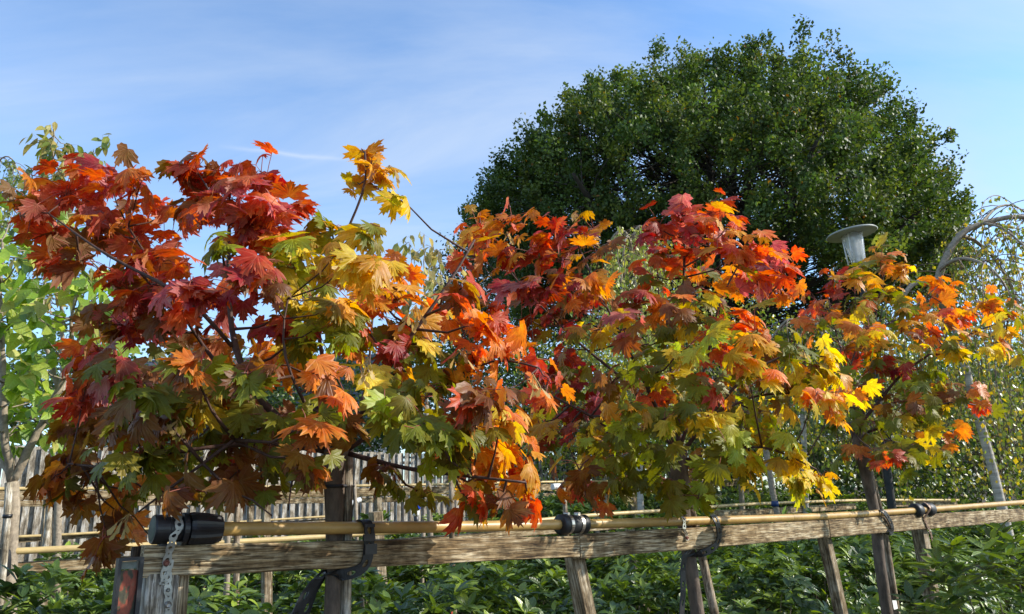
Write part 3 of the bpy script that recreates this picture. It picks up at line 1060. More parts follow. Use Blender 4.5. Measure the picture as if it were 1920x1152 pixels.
# ------------------------------------------------------------------ slatted fence
def slat_fence():
    s = ROWGAP * 4 + 0.6
    a = onrow(-260, 900, s)
    root = empty('slatted_fence', (a.x, a.y, ground_z(a.x, a.y)), 'tall weathered fence of upright grey boards with dark gaps behind the frames', 'fence')
    zt0 = onrow(120, 838, s).z
    zt1 = onrow(900, 852, s).z
    pa, pb = onrow(-260, 900, s), onrow(1260, 900, s)
    L = (pb - pa).xy.length
    L0 = (onrow(120, 838, s) - pa).xy.length
    L1 = (onrow(900, 852, s) - pa).xy.length
    period = 0.185
    n = int(L / period)
    meshes = []
    for q in range(5):
        mb = MB()
        w, h = 0.10, 1.0
        vs_ = []
        for z in (0, 1):
            for x, y in ((-w / 2, 0), (-w / 2 + .004, -.009), (w / 2 - .004, -.009), (w / 2, 0), (w / 2, .009), (-w / 2, .009)):
                vs_.append((x + random.uniform(-.003, .003), y, z))
        mb.add(vs_, [tuple(range(6))[::-1], tuple(range(6, 12))] + [(k, (k + 1) % 6, 6 + (k + 1) % 6, 6 + k) for k in range(6)])
        me = mb.mesh('board')
        me.materials.append(M_BOARD)
        meshes.append(me)
    az = math.atan2(RD.y, RD.x)
    for i in range(n):
        for back in (0, 1):
            l = (i + 0.5 * back) * period
            c = Vector((pa.x, pa.y, 0)) + RD * l + RN * (0.055 * back)
            z0 = ground_z(c.x, c.y) + 0.04
            zt = zt0 + (zt1 - zt0) * (l - L0) / (L1 - L0) + random.uniform(-0.012, 0.012)
            if back and i % 1 == 0:
                pass
            o = bpy.data.objects.new('board', meshes[(i * 2 + back * 3 + i // 3) % 5])
            COL.objects.link(o)
            o.parent = root
            o.location = Vector((c.x, c.y, z0)) - root.location
            o.rotation_euler = (random.uniform(-.004, .004), random.uniform(-.008, .008), az)
            o.scale = (1, 1, zt - z0)
    for k, zf in enumerate((0.35, 1.15, 1.85)):
        c0_ = Vector((pa.x, pa.y, 0)) + RN * 0.09
        c1_ = c0_ + RD * L
        z = ground_z(c0_.x, c0_.y) + zf
        beam('backing_rail', c0_ + Vector((0, 0, z)), c1_ + Vector((0, 0, z)), 0.07, 0.035, M_BOARD, root, seg=4)


slat_fence()


# ------------------------------------------------------------------ house far behind
def house():
    Y = 27.0
    L, Rr = at(170, 800, Y), at(694, 800, Y)
    top = at(655, 632, Y).z
    eave = top - 3.0
    gz = ground_z(L.x, L.y)
    cx, W, D = (L.x + Rr.x) / 2, (Rr.x - L.x), 7.0
    root = empty('house', (cx, Y + D / 2, gz), 'pale rendered house with dark slate roof beyond the fence', 'house')
    wall = plain('pale_render', (0.62, 0.60, 0.56), 0.85, 0, 0.2, 0.1, 3.0, 0.1)
    slate = plain('slate', (0.075, 0.08, 0.095), 0.6, 0, 0.4, 0.35, 8.0, 0.3)
    mb = MB()
    mb.box(Vector((cx, Y + D / 2, (gz + eave) / 2)), W, D, eave - gz)
    mb.put('wall', wall, root)
    x0, x1, y0, y1 = cx - W / 2 - .3, cx + W / 2 + .3, Y - .4, Y + D + .4
    ym = Y + D / 2
    mb = MB()
    mb.add([(x0, y0, eave - .1), (x1, y0, eave - .1), (x1, ym, top), (x0, ym, top), (x0, y1, eave - .1), (x1, y1, eave - .1),
            (x0, y0, eave - .25), (x1, y0, eave - .25), (x0, y1, eave - .25), (x1, y1, eave - .25)],
           [(0, 1, 2, 3), (3, 2, 5, 4), (6, 7, 1, 0), (4, 5, 9, 8), (6, 0, 3, 4, 8), (1, 7, 9, 5, 2), (7, 6, 8, 9)])
    rf = mb.put('roof', slate, root)
    mb = MB()
    mb.box(Vector((cx - W * .28, ym, top + .3)), .9, .6, 1.3)
    mb.put('chimney', plain('chimney_brick', (0.28, 0.13, 0.09), 0.9, 0, 0.2, 0.3, 12), rf)
    gl = plain('window_glass', (0.04, 0.05, 0.06), 0.08, 0, 0.6, 0.2, 2)
    for fx in (-.36, -.12, .12, .36):
        for z in (eave - 1.5, eave - 4.1):
            if z < gz + 0.6: continue
            c = Vector((cx + fx * W, Y - .02, z))
            mb = MB()
            for (dx, dz, w, h) in ((-.55, 0, .1, 1.3), (.55, 0, .1, 1.3), (0, .6, 1.0, .1), (0, -.6, 1.0, .1), (0, 0, .07, 1.1)):
                mb.box(c + Vector((dx, 0, dz)), w, .1, h)
            wn = mb.put('window', M_WHITEP, root)
            mb = MB()
            mb.box(c + Vector((0, .03, 0)), 1.0, .02, 1.1)
            mb.put('pane', gl, wn)


house()


# ------------------------------------------------------------------ maples
def maple(label, group, s, fork, trunk, tr, branches, clusters, ctr, rad, depth, lscale, seed, density=1.0, samaras=(), dbias=-0.15):
    """trunk: pixels from the fork down; branches: (radius, [(px, py, depth offset)]); clusters: (px, py, radius px, count, colours)"""
    random.seed(seed)
    F = onrow(*fork, s)
    Yc = F.y
    T = [onrow(x, y, s) for x, y in trunk]
    d = (T[-1] - T[-2]).normalized()
    T.append(T[-1] + d * ((T[-1].z + 0.1) / max(0.3, -d.z)))
    root = empty('maple_tree', (T[-1].x, T[-1].y, 0), label, 'tree', group)
    mb = MB()
    dn = resample(T, 0.08)
    mb.tube(dn, [tr * (1.75 - .2 * i if i < 4 else 1 + 0.25 * i / len(dn)) * (1 + random.uniform(-.04, .04)) for i in range(len(dn))], 12)
    mb.put('trunk', M_BARK, root, True)
    mb = MB()
    nodes = []                                   # (point, radius)
    for r, pts in branches:
        P = [at(x, y, Yc + dz) for x, y, dz in pts]
        P = resample(P, 0.05)
        for _ in range(3):
            P = [P[0]] + [(P[i - 1] + P[i] * 2 + P[i + 1]) / 4 for i in range(1, len(P) - 1)] + [P[-1]]
        n = len(P)
        rr = [r * .82 * (1 - 0.68 * i / n) for i in range(n)]
        # swollen joints every few steps
        rr = [q * (1.18 if i % 3 == 2 else 1.0) for i, q in enumerate(rr)]
        mb.tube(P, rr, 8)
        nodes += [(P[i], rr[i]) for i in range(1, n)]
    mb.put('branches', M_BRANCH, root, True)
    tw, pt = MB(), MB()
    leaves = []
    C = at(ctr[0], ctr[1], Yc)
    for (px, py, rp, n, cols) in clusters:
        u, v = (px - ctr[0]) / rad[0], (py - ctr[1]) / rad[1]
        ext = depth * math.sqrt(max(0.06, 1 - min(1, u * u + v * v)))
        dy = random.uniform(-1, 0.75) * ext + dbias * ext
        c = at(px, py, Yc + dy)
        rm = rp / FPX * c.y
        # a twig from the nearest branch, from below where it can
        best = min(nodes, key=lambda q: (q[0] - c).length + (0.5 * max(0, q[0].z - c.z)))
        a = best[0]
        mid = a.lerp(c, 0.5) + Vector((0, 0, -0.06 * (c - a).length))
        end = c + (c - a).normalized() * 0.02
        Q = [a, a.lerp(mid, .5), mid, mid.lerp(end, .5) + Vector((0, 0, 0.01)), end]
        tr0 = min(best[1], 0.0055)
        tw.tube(Q, [tr0, tr0 * .85, tr0 * .7, tr0 * .55, tr0 * .4], 5)
        nn = max(2, int(round(n * density)))
        for i in range(nn):
            k = random.uniform(0.45, 1.0)
            q = mid.lerp(end, k)
            off = Vector((random.gauss(0, 1), random.gauss(0, 1), random.gauss(0, 0.8)))
            off = off.normalized() * rm * random.uniform(0.2, 1.45)
            pos = c + off
            qx, qy = proj(pos)
            if (275 < qx < 720 and qy > 925) or qy > 955 and qx > 250:
                continue
            out = (pos - C)
            out.z *= 0.4
            out = out.normalized()
            # hanging blades: tip out and down, upper side up and out
            tip = out * random.uniform(0.1, 0.9) + Vector((0, 0, -1)) * random.uniform(0.0, 1.1) + Vector((random.uniform(-1, 1), random.uniform(-1, 1), random.uniform(-.4, .4))) * 0.7
            nrm = out * random.uniform(0.3, 1.0) + Vector((0, 0, 1)) * random.uniform(0.3, 1.0) + Vector((random.uniform(-1, 1), random.uniform(-1, 1), random.uniform(-.5, .5))) * 0.55
            size = lscale * random.choice((0.62, 0.8, 0.9, 1.0, 1.0, 1.1, 1.2)) * random.uniform(0.92, 1.08)
            col = pal(random.choice(cols))
            leaves.append((pos, tip.normalized(), nrm.normalized(), size, col))
            m1 = q.lerp(pos, 0.5) + Vector((0, 0, 0.012))
            pt.tube([q, m1, pos], [0.0014, 0.0012, 0.0011], 4, cap=False)
    o = tw.put('twigs', M_BRANCH, root, True)
    tag(o, kind='stuff')
    o = pt.put('leaf_stalks', M_PETIOLE, root, True)
    tag(o, kind='stuff')
    leaves.sort(key=lambda l: (l[0] - EYE).length / l[3])
    near, rest = leaves[:298], leaves[298:]
    for k, (pos, tip, nrm, size, col) in enumerate(near):
        y = tip
        z = (nrm - y * nrm.dot(y)).normalized()
        x = y.cross(z)
        M = Matrix((x, y, z)).transposed().to_4x4() @ Matrix.Diagonal((size, size, size, 1))
        M.translation = pos - root.location
        o = bpy.data.objects.new('leaf', MAPLE_ME[random.randrange(8)])
        COL.objects.link(o)
        o.parent = root
        o.matrix_local = M
        o.color = (*col, 1)
    if rest:
        V, Fc, Cc, U = [], [], [], []
        b = 0
        groups = [[] for _ in range(8)]
        for l in rest:
            groups[random.randrange(8)].append(l)
        for g, (tv, tf, tu) in zip(groups, MAPLE_T):
            if not g: continue
            pos = np.array([l[0] for l in g]); rot = frames(np.array([l[1] for l in g]), np.array([l[2] for l in g]))
            v, f, cc, uu = scatter(tv, tf, pos, rot, np.array([l[3] for l in g]), np.array([l[4] for l in g]), tu)
            V.append(v); Fc.append(f + b); Cc.append(cc); U.append(uu)
            b += len(v)
        me = np_mesh('inner_leaves', np.vstack(V), np.vstack(Fc), np.vstack(Cc), np.vstack(U), True)
        tag(put('inner_leaves', me, M_LEAF_A, root), kind='stuff')
    for (px, py, dy) in samaras:
        c = at(px, py, Yc + dy)
        mb = MB()
        for i in range(7):
            a = random.uniform(0, 6.28)
            hang = Vector((math.cos(a) * .6, math.sin(a) * .6, -random.uniform(.4, 1.2))).normalized()
            sdv = hang.cross(Vector((random.uniform(-1, 1), random.uniform(-1, 1), random.uniform(-.3, 1)))).normalized()
            q = c + Vector((random.uniform(-.025, .025), random.uniform(-.025, .025), random.uniform(-.02, .02)))
            L, w = random.uniform(.036, .046), random.uniform(.011, .014)
            vs_ = [q, q + hang * L * .3 + sdv * w * .35, q + hang * L * .75 + sdv * w, q + hang * L + sdv * w * .5, q + hang * L * .85 - sdv * w * .1, q + hang * L * .4 - sdv * w * .15]
            mb.add(vs_, [(0, 1, 5), (1, 2, 4, 5), (2, 3, 4)])
            mb.tube([c + Vector((0, 0, .03)), q], [0.0009, 0.0009], 3, cap=False)
        o = mb.put('seed_bunch', M_SAMARA, root)
        o.color = (0.50, 0.36, 0.15, 1)
    return root


CL1 = """60 385 48 8 RRBC;130 360 58 12 RCRO;200 330 52 11 CPRB;262 350 42 8 RO;120 440 58 12 RB;205 430 66 15 BRO;150 485 52 9 BRB;262 440 58 12 ROR;322 400 46 9 RBO;302 485 52 10 ROB;
358 312 36 9 RRB;400 330 46 10 BRR;372 380 46 10 RB;430 372 58 12 RCP;492 332 40 9 RC;500 385 50 11 PCR;540 392 28 6 R;472 432 42 8 ROC;528 440 30 5 RO;412 452 28 3 GL;
240 560 58 11 BRC;300 540 58 12 CRB;360 530 52 11 CPR;430 560 58 12 CPC;482 512 46 8 CRB;222 610 42 8 RBC;310 620 58 12 RBP;185 660 46 10 RBC;160 730 46 9 CBR;240 690 58 11 BPG;310 700 48 9 BBG;400 640 46 8 BO;530 600 46 7 CRB;490 660 42 6 OB;520 685 32 5 O;350 590 45 8 RBC;
552 502 48 10 YGL;612 482 48 10 YAL;672 492 48 11 YA;722 502 42 10 AOB;590 560 48 8 GYL;600 620 38 5 L;650 570 48 8 GA;702 560 48 10 OAR;740 545 32 7 OB;620 432 30 5 GA;672 432 32 5 GY;560 450 30 5 AB;640 520 40 6 YA;
680 285 20 3 OA;664 345 26 4 YAB;715 335 28 5 AY;738 366 20 3 YL;695 310 20 3 A;
760 620 48 8 GB;738 652 26 4 C;800 640 42 7 GYA;860 600 38 7 ORA;902 612 42 8 RO;880 660 42 8 OA;940 640 42 8 OR;990 680 40 8 CRO;1028 715 30 4 RO;820 580 30 4 RY;860 545 30 5 RB;
880 742 48 9 BRB;932 742 42 7 BR;780 742 58 12 GG;830 702 42 7 GB;720 762 48 7 GL;800 800 52 9 GLG;870 800 48 8 GA;940 790 36 6 AYO;900 830 36 6 AO;820 850 32 4 L;860 872 46 7 OYA;930 850 42 7 OA;980 880 38 7 OAR;900 900 42 7 AGY;935 945 36 5 BR;990 925 30 5 OR;880 945 26 3 GR;
740 900 36 4 G;790 930 30 3 G;722 880 36 4 BG;600 750 52 7 BG;560 690 48 6 GO;622 702 38 5 BO;590 800 42 5 BGO;520 790 52 8 BGG;452 760 52 8 BGG;380 740 48 8 GYB;322 780 52 9 GB;240 780 58 11 BGG;172 800 52 10 BBG;122 862 40 7 BBG;182 880 46 7 BG;260 850 58 11 GG;332 850 58 12 GG;402 830 58 11 GB;440 890 52 9 BGC;512 860 46 7 BG;580 870 36 5 BGO;380 920 46 8 BGG;322 932 42 7 BGO;250 930 36 6 GO;490 905 36 5 G;232 980 34 5 BO;200 1012 28 4 B;272 995 24 3 RB;500 960 30 4 G;430 945 36 5 BO;542 945 26 3 GL;100 900 26 4 BO;150 930 26 3 BO;
660 640 40 5 GA;700 700 40 5 GY;640 780 40 4 GB;460 700 40 5 GB;560 640 35 5 GY;350 680 40 6 BGO;280 730 45 7 BGO;670 600 40 5 AGO;760 700 40 5 GA;200 740 45 7 BCR"""
CL2 = """900 440 42 9 OAR;960 408 36 8 OR;890 482 42 8 ROA;950 470 46 9 AOC;1010 470 38 8 CRO;1060 430 46 9 CPR;1110 430 36 7 BOA;1128 470 30 6 OBA;1050 490 38 7 OC;990 542 42 8 CP;1050 540 42 8 BCO;880 545 30 5 R;1030 590 46 9 CCB;1100 580 42 8 PBC;1110 530 36 6 AO;980 600 36 7 CB;1120 620 42 7 AGY;1170 590 36 6 BPY;940 580 26 4 BR;
1230 430 40 8 RC;1280 405 42 9 RCP;1330 402 40 8 CRO;1250 480 42 8 CRB;1300 470 42 8 ORC;1350 442 46 9 OAR;1400 470 46 9 OBR;1440 482 34 7 RP;1420 530 42 8 RPO;1460 550 34 7 RO;1370 520 46 8 OG;1310 540 42 7 BOG;1250 570 42 7 OB;1470 505 24 4 R;1222 522 34 5 GR;1180 560 30 5 CB;
1350 600 42 8 RO;1390 590 42 7 OG;1310 590 38 6 GY;1240 620 42 7 GG;1200 650 42 7 GAY;1290 650 42 7 GYL;1360 650 46 8 RAO;1420 620 42 7 OAG;1450 660 42 7 GB;1400 682 42 7 YGO;1482 652 30 5 G;
1060 660 42 8 CBR;1090 702 42 8 CBG;1130 762 42 8 PCB;1160 702 38 6 GB;1210 722 38 6 GR;1240 742 38 6 RB;1060 762 38 6 GYC;1030 742 36 6 CO;1050 812 42 7 GAC;1100 812 42 7 GY;1150 822 42 7 GL;1210 802 42 7 GL;1200 850 46 7 GG;1130 870 42 7 GA;1080 890 36 6 OAB;1100 922 30 4 RB;1180 900 38 5 G;1240 900 38 5 GG;1300 872 36 5 GB;1310 930 38 5 LG;1350 842 42 7 GL;1400 812 42 7 YG;1430 772 42 7 YL;1470 732 42 7 YG;1380 772 42 7 LG;1330 782 38 6 GY;1450 822 42 7 YL;1480 862 36 6 Y;1500 900 34 6 YL;1540 892 30 5 YA;1530 682 42 7 YG;1490 692 36 6 BG;1550 662 30 5 Y;1570 742 36 6 YA;1530 742 42 7 YO;1590 737 26 4 OY;1410 872 36 4 GY;1440 722 36 5 BG;1270 700 36 5 GY;1310 720 36 5 GR;1350 710 36 5 GA;1260 780 36 4 GY;1180 760 36 5 GA;1010 800 30 4 YA;1040 700 36 5 CBO"""
CL3 = """1600 520 38 8 GA;1650 492 38 8 AOG;1690 502 32 7 AY;1560 532 36 7 RC;1530 562 32 6 RO;1620 560 42 8 GG;1580 590 42 8 GB;1660 550 38 7 GA;1540 602 34 6 GO;1762 532 28 5 O;1730 592 34 6 O;1630 612 42 7 OAY;1690 622 42 8 GYA;1750 622 38 7 ORB;1800 582 36 7 ORA;1850 572 36 7 OAG;1890 592 32 6 OAG;1830 622 42 7 AGY;1880 642 36 6 YOG;1780 652 42 7 GY;1610 672 42 7 GR;1660 682 42 8 CG;1720 692 42 7 GY;1600 722 38 6 GB;1650 732 38 7 GB;1700 752 42 7 GB;1770 722 42 7 BG;1810 742 36 6 BOG;1830 762 22 3 R;1640 792 42 7 GG;1680 802 42 7 BG;1730 792 42 7 GY;1790 812 24 3 O;1740 842 36 5 GY;1560 792 34 4 G;1592 842 30 4 GO;1700 850 30 4 G;1640 850 30 4 GR;1770 770 36 5 GY;1580 650 38 6 GB;1620 500 28 5 AG;1640 640 36 6 GA;1700 580 30 5 AG"""


def parse(s):
    out = []
    for e_ in s.replace('\n', '').split(';'):
        a = e_.split()
        out.append((int(a[0]), int(a[1]), int(a[2]), int(a[3]), a[4]))
    return out


MG = 'top worked maples along the nearest rail'
maple('biggest maple, crimson and scarlet at the top and olive green below, behind the nearest rail', MG, 0.06, (640, 850),
      [(634, 832), (626, 870), (627, 930), (626, 1040), (622, 1152)], 0.0235,
      [(0.016, [(636, 850, 0), (585, 822, -.05), (520, 790, -.12), (470, 735, -.18), (435, 650, -.2), (427, 520, -.2), (431, 390, -.18)]),
       (0.012, [(640, 850, 0), (560, 800, .05), (470, 760, .12), (380, 650, .15), (300, 520, .12), (240, 425, .1)]),
       (0.011, [(640, 845, 0), (720, 700, -.1), (800, 590, -.15), (850, 520, -.1), (890, 450, -.05)]),
       (0.011, [(640, 845, 0), (610, 700, .1), (590, 590, .1), (645, 445, .05), (692, 340, .02), (684, 285, 0)]),
       (0.010, [(625, 850, 0), (520, 830, -.1), (420, 835, -.2), (310, 850, -.25), (200, 880, -.2), (130, 870, -.15)]),
       (0.010, [(650, 850, 0), (760, 880, -.1), (880, 893, -.2), (985, 905, -.2)]),
       (0.010, [(650, 845, 0), (760, 770, .05), (860, 705, .1), (925, 665, .1), (1010, 690, .05)]),
       (0.010, [(620, 850, 0), (500, 800, .2), (380, 760, .3), (250, 690, .3), (180, 650, .2)]),
       (0.009, [(520, 790, -.12), (470, 800, -.3), (380, 870, -.35), (260, 960, -.3)]),
       (0.009, [(645, 845, 0), (690, 720, .25), (700, 560, .3), (730, 510, .25)]),
       (0.008, [(590, 590, .1), (550, 520, .1), (520, 420, .05)]),
       (0.008, [(630, 850, 0), (560, 740, -.3), (520, 640, -.35), (540, 560, -.3)]),
       (0.008, [(435, 650, -.2), (360, 560, -.3), (200, 480, -.3), (90, 400, -.2)])],
      parse(CL1), (560, 650), (520, 400), 0.55, 0.071, 3, 1.6,
      samaras=((372, 690, -.4), (395, 712, -.35), (640, 500, -.25), (730, 325, 0), (690, 690, -.4), (865, 660, -.2), (780, 590, -.3), (240, 985, -.3), (330, 800, -.4), (1000, 720, -.2)))
maple('maple with crimson and orange tips over yellow leaves, next to the biggest one', MG, 0.08, (1270, 860),
      [(1268, 845), (1272, 890), (1280, 960), (1293, 1050), (1308, 1152)], 0.029,
      [(0.015, [(1270, 860, 0), (1275, 780, 0), (1280, 650, -.05), (1282, 520, -.05), (1285, 410, 0)]),
       (0.012, [(1270, 850, 0), (1215, 730, -.1), (1160, 620, -.15), (1110, 520, -.15), (1075, 440, -.1)]),
       (0.012, [(1272, 860, 0), (1330, 780, -.1), (1400, 700, -.15), (1480, 660, -.15), (1550, 670, -.1)]),
       (0.012, [(1270, 860, 0), (1190, 840, -.2), (1110, 780, -.3), (1010, 730, -.3)]),
       (0.011, [(1272, 850, 0), (1320, 700, .1), (1350, 560, .1), (1400, 470, .1)]),
       (0.011, [(1268, 850, 0), (1180, 720, .15), (1080, 640, .2), (980, 540, .2), (910, 450, .15)]),
       (0.010, [(1275, 865, 0), (1350, 850, -.2), (1430, 830, -.3), (1530, 880, -.3)]),
       (0.010, [(1268, 862, 0), (1180, 870, .1), (1090, 890, .1)]),
       (0.009, [(1280, 760, 0), (1240, 640, .2), (1230, 460, .2)]),
       (0.009, [(1330, 780, -.1), (1420, 740, .1), (1580, 735, .1)]),
       (0.009, [(1350, 640, .1), (1420, 580, .0), (1470, 520, 0)])],
      parse(CL2), (1250, 660), (390, 330), 0.58, 0.076, 5, 1.9,
      samaras=((1060, 700, -.3), (950, 445, 0), (1500, 660, -.2)))
maple('mostly olive and yellow maple with a few orange sprays, in front of the weeping birch', MG, 0.08, (1612, 810),
      [(1606, 790), (1614, 830), (1626, 900), (1640, 960), (1650, 1060), (1664, 1152)], 0.030,
      [(0.014, [(1610, 810, 0), (1630, 720, 0), (1640, 600, 0), (1660, 500, 0)]),
       (0.012, [(1610, 800, 0), (1690, 700, -.1), (1780, 640, -.15), (1890, 600, -.15)]),
       (0.011, [(1610, 800, 0), (1590, 700, .1), (1560, 600, .1), (1550, 540, .1)]),
       (0.011, [(1612, 815, 0), (1690, 790, -.1), (1780, 750, -.2), (1830, 760, -.2)]),
       (0.010, [(1640, 620, 0), (1700, 590, .15), (1760, 535, .2)]),
       (0.010, [(1608, 812, 0), (1570, 780, -.2), (1590, 700, -.3), (1610, 640, -.3)]),
       (0.009, [(1614, 815, 0), (1680, 830, .1), (1745, 840, .1)])],
      parse(CL3), (1690, 670), (260, 220), 0.6, 0.078, 7, 1.9)


# black cable tie round the biggest maple and its stake
root = empty('cable_tie', onrow(640, 914, 0.05), 'black cable tie binding the biggest maple to its grey stake', 'tie')
mb = MB()
A, B_ = onrow(629, 912, 0.06), onrow(650, 912, 0.105)
ring = []
for k in range(25):
    a = 2 * math.pi * k / 24
    c = A if math.cos(a) < 0 else B_
    rr = 0.036 if math.cos(a) < 0 else 0.020
    ring.append(c + RD * (math.cos(a) * rr) + RN * (math.sin(a) * rr))
mb.tube(ring, 0.006, 6, cap=False)
mb.put('loop', M_BLACK, root, True)
mb = MB()
q = onrow(662, 912, 0.09)
mb.tube([q, q + Vector((0.004, 0, -0.05)), q + Vector((0.0, -0.006, -0.09))], [0.002, 0.002, 0.001], 5)
mb.tube([q, q + Vector((0.006, 0, 0.06)), q + Vector((0.012, 0, 0.12))], [0.0015, 0.0012, 0.001], 5)
mb.put('tail', M_BLACK, root)


# ------------------------------------------------------------------ oval leaved trees of the back rows
def oval_tree(name, label, base, trunk, tr, branches, clusters, Y, size, width, cols, seed, mat_o, mat_a, bark, droop=0.5, depth=0.5, maxobj=290):
    random.seed(seed)
    T = [at(x, y, Y) for x, y in trunk]
    d = (T[-1] - T[-2]).normalized()
    gz = ground_z(T[-1].x, T[-1].y)
    T.append(T[-1] + d * max(0.05, (T[-1].z - gz + 0.1) / max(0.3, -d.z)))
    root = empty(name, (T[-1].x, T[-1].y, gz), label, 'tree')
    mb = MB()
    dn = resample(T, 0.15)
    mb.tube(dn, [tr * (0.9 + 0.3 * i / len(dn)) for i in range(len(dn))], 10)
    mb.put('trunk', bark, root, True)
    mb = MB()
    nodes = []
    for r, pts in branches:
        P = resample([at(x, y, Y + dz) for x, y, dz in pts], 0.06)
        n = len(P)
        P = [P[0]] + [p_ + Vector((random.uniform(-1, 1), random.uniform(-1, 1), random.uniform(-1, 1))) * 0.006 for p_ in P[1:]]
        rr = [r * (1 - 0.75 * i / n) for i in range(n)]
        mb.tube(P, rr, 7)
        nodes += list(zip(P, rr))[1:]
    mb.put('branches', bark, root, True)
    tmpl = [oval_template(width, b_, f_) for b_, f_ in ((0.15, 0.2), (0.4, 0.35), (0.05, 0.5), (0.55, 0.15))]
    mes = []
    for v, f, uv in tmpl:
        me = np_mesh('oval_leaf', v, f, uvs=uv, smooth=True)
        me.materials.append(mat_o)
        mes.append(me)
    tw = MB()
    leaves = []
    for (px, py, rp, n) in clusters:
        c = at(px, py, Y + random.uniform(-1, 1) * depth)
        rm = rp / FPX * c.y
        a, ra = min(nodes, key=lambda q: (q[0] - c).length + 0.5 * max(0, q[0].z - c.z))
        mid = a.lerp(c, .5) + Vector((0, 0, -.03))
        tw.tube([a, mid, c, c + (c - a).normalized() * rm * .6], [min(ra, .006), .0045, .003, .002], 5)
        for i in range(n):
            q = mid.lerp(c, random.uniform(.3, 1.3))
            off = Vector((random.gauss(0, 1), random.gauss(0, 1), random.gauss(0, 1))).normalized() * rm * random.uniform(.15, .9)
            pos = c + off
            out = (pos - a).normalized()
            tip = out * .7 + Vector((0, 0, -droop)) + Vector((random.uniform(-1, 1), random.uniform(-1, 1), random.uniform(-1, 1))) * .5
            nrm = Vector((random.uniform(-.8, .8), random.uniform(-.9, .5), random.uniform(.2, 1)))
            cc = random.choice(cols)
            k = random.uniform(.75, 1.2)
            leaves.append((pos, tip.normalized(), nrm.normalized(), size * random.uniform(.7, 1.15), tuple(x * k for x in cc)))
            tw.tube([q, pos], [.0012, .001], 3, cap=False)
    tag(tw.put('twigs', bark, root, True), kind='stuff')
    leaves.sort(key=lambda l: (l[0] - EYE).length / l[3])
    for pos, tip, nrm, sz, col in leaves[:maxobj]:
        z = (nrm - tip * nrm.dot(tip)).normalized()
        x = tip.cross(z)
        M = Matrix((x, tip, z)).transposed().to_4x4() @ Matrix.Diagonal((sz, sz, sz, 1))
        M.translation = pos - root.location
        o = bpy.data.objects.new('leaf', random.choice(mes))
        COL.objects.link(o)
        o.parent = root
        o.matrix_local = M
        o.color = (*col, 1)
    rest = leaves[maxobj:]
    if rest:
        v, f, uv = tmpl[0]
        V, F_, C_, U_ = scatter(v, f, np.array([l[0] for l in rest]), frames(np.array([l[1] for l in rest]), np.array([l[2] for l in rest])), np.array([l[3] for l in rest]), np.array([l[4] for l in rest]), uv)
        tag(put('inner_leaves', np_mesh('inner_leaves', V, F_, C_, U_, True), mat_a, root), kind='stuff')
    return root


LG = [(0.26, 0.36, 0.03), (0.34, 0.44, 0.05), (0.20, 0.30, 0.025), (0.40, 0.46, 0.07), (0.15, 0.24, 0.025), (0.45, 0.42, 0.08)]
random.seed(21)
cl = [(random.uniform(-80, 235), y, 42, 9) for y in range(430, 830, 5)]
cl = [c for c in cl if c[0] < 250 - max(0, (c[1] - 640)) * 0.75 and not (c[0] > 150 and c[1] < 520)]
cl += [(10, 370, 25, 5), (20, 410, 35, 9), (-10, 450, 40, 9), (40, 470, 35, 8), (160, 545, 30, 7), (200, 545, 30, 6), (215, 590, 25, 5), (30, 600, 40, 9), (60, 560, 40, 9), (90, 640, 36, 7)]
oval_tree('oval_leaved_tree', 'bright lime green tree with broad oval leaves beside the crimson maple', None,
          [(22, 905), (24, 950), (20, 1000), (16, 1152)], 0.042,
          [(0.028, [(22, 905, 0), (60, 830, 0), (110, 730, .05), (150, 640, .1), (175, 560, .1), (190, 510, .1)]),
           (0.026, [(22, 905, 0), (10, 830, -.1), (5, 720, -.1), (0, 600, -.1), (5, 450, -.05)]),
           (0.018, [(110, 730, .05), (85, 640, .2), (80, 560, .25), (95, 470, .2)]),
           (0.016, [(140, 665, .1), (132, 600, 0), (140, 560, 0)]),
           (0.02, [(20, 900, 0), (-30, 760, .2), (-60, 600, .2)])],
          cl, 4.45, 0.115, 0.66, LG, 22, M_OVAL_O, M_OVAL_A, M_GREYBARK, 0.5, 0.55)
CG = [(0.16, 0.20, 0.03), (0.24, 0.25, 0.04), (0.30, 0.26, 0.06), (0.11, 0.16, 0.03), (0.36, 0.26, 0.07)]
random.seed(23)
cl = [(random.gauss(115, 38), y, 30, 8) for y in range(262, 600, 5)] + [(100, 240, 20, 5), (95, 270, 25, 5), (150, 290, 26, 6), (175, 285, 16, 4), (60, 320, 22, 5), (185, 300, 14, 4)]
oval_tree('cherry_tree', 'slim tree with narrow drooping olive leaves rising above the crimson maple', None,
          [(118, 700), (112, 820), (108, 1000)], 0.03,
          [(0.02, [(118, 700, 0), (115, 560, 0), (95, 400, 0), (98, 320, 0), (102, 232, 0)]),
           (0.012, [(115, 560, 0), (140, 400, 0), (170, 300, 0), (185, 275, 0)]),
           (0.012, [(115, 520, 0), (80, 420, .1), (60, 330, .1)])],
          cl, 6.6, 0.135, 0.42, CG, 24, M_OVAL_O, M_OVAL_A, M_GREYBARK, 0.75, 0.35)
random.seed(25)
cl = [(random.gauss(800, 26), y, 26, 6) for y in range(450, 640, 7)] + [(795, 440, 16, 4), (770, 460, 16, 4), (815, 470, 18, 5)]
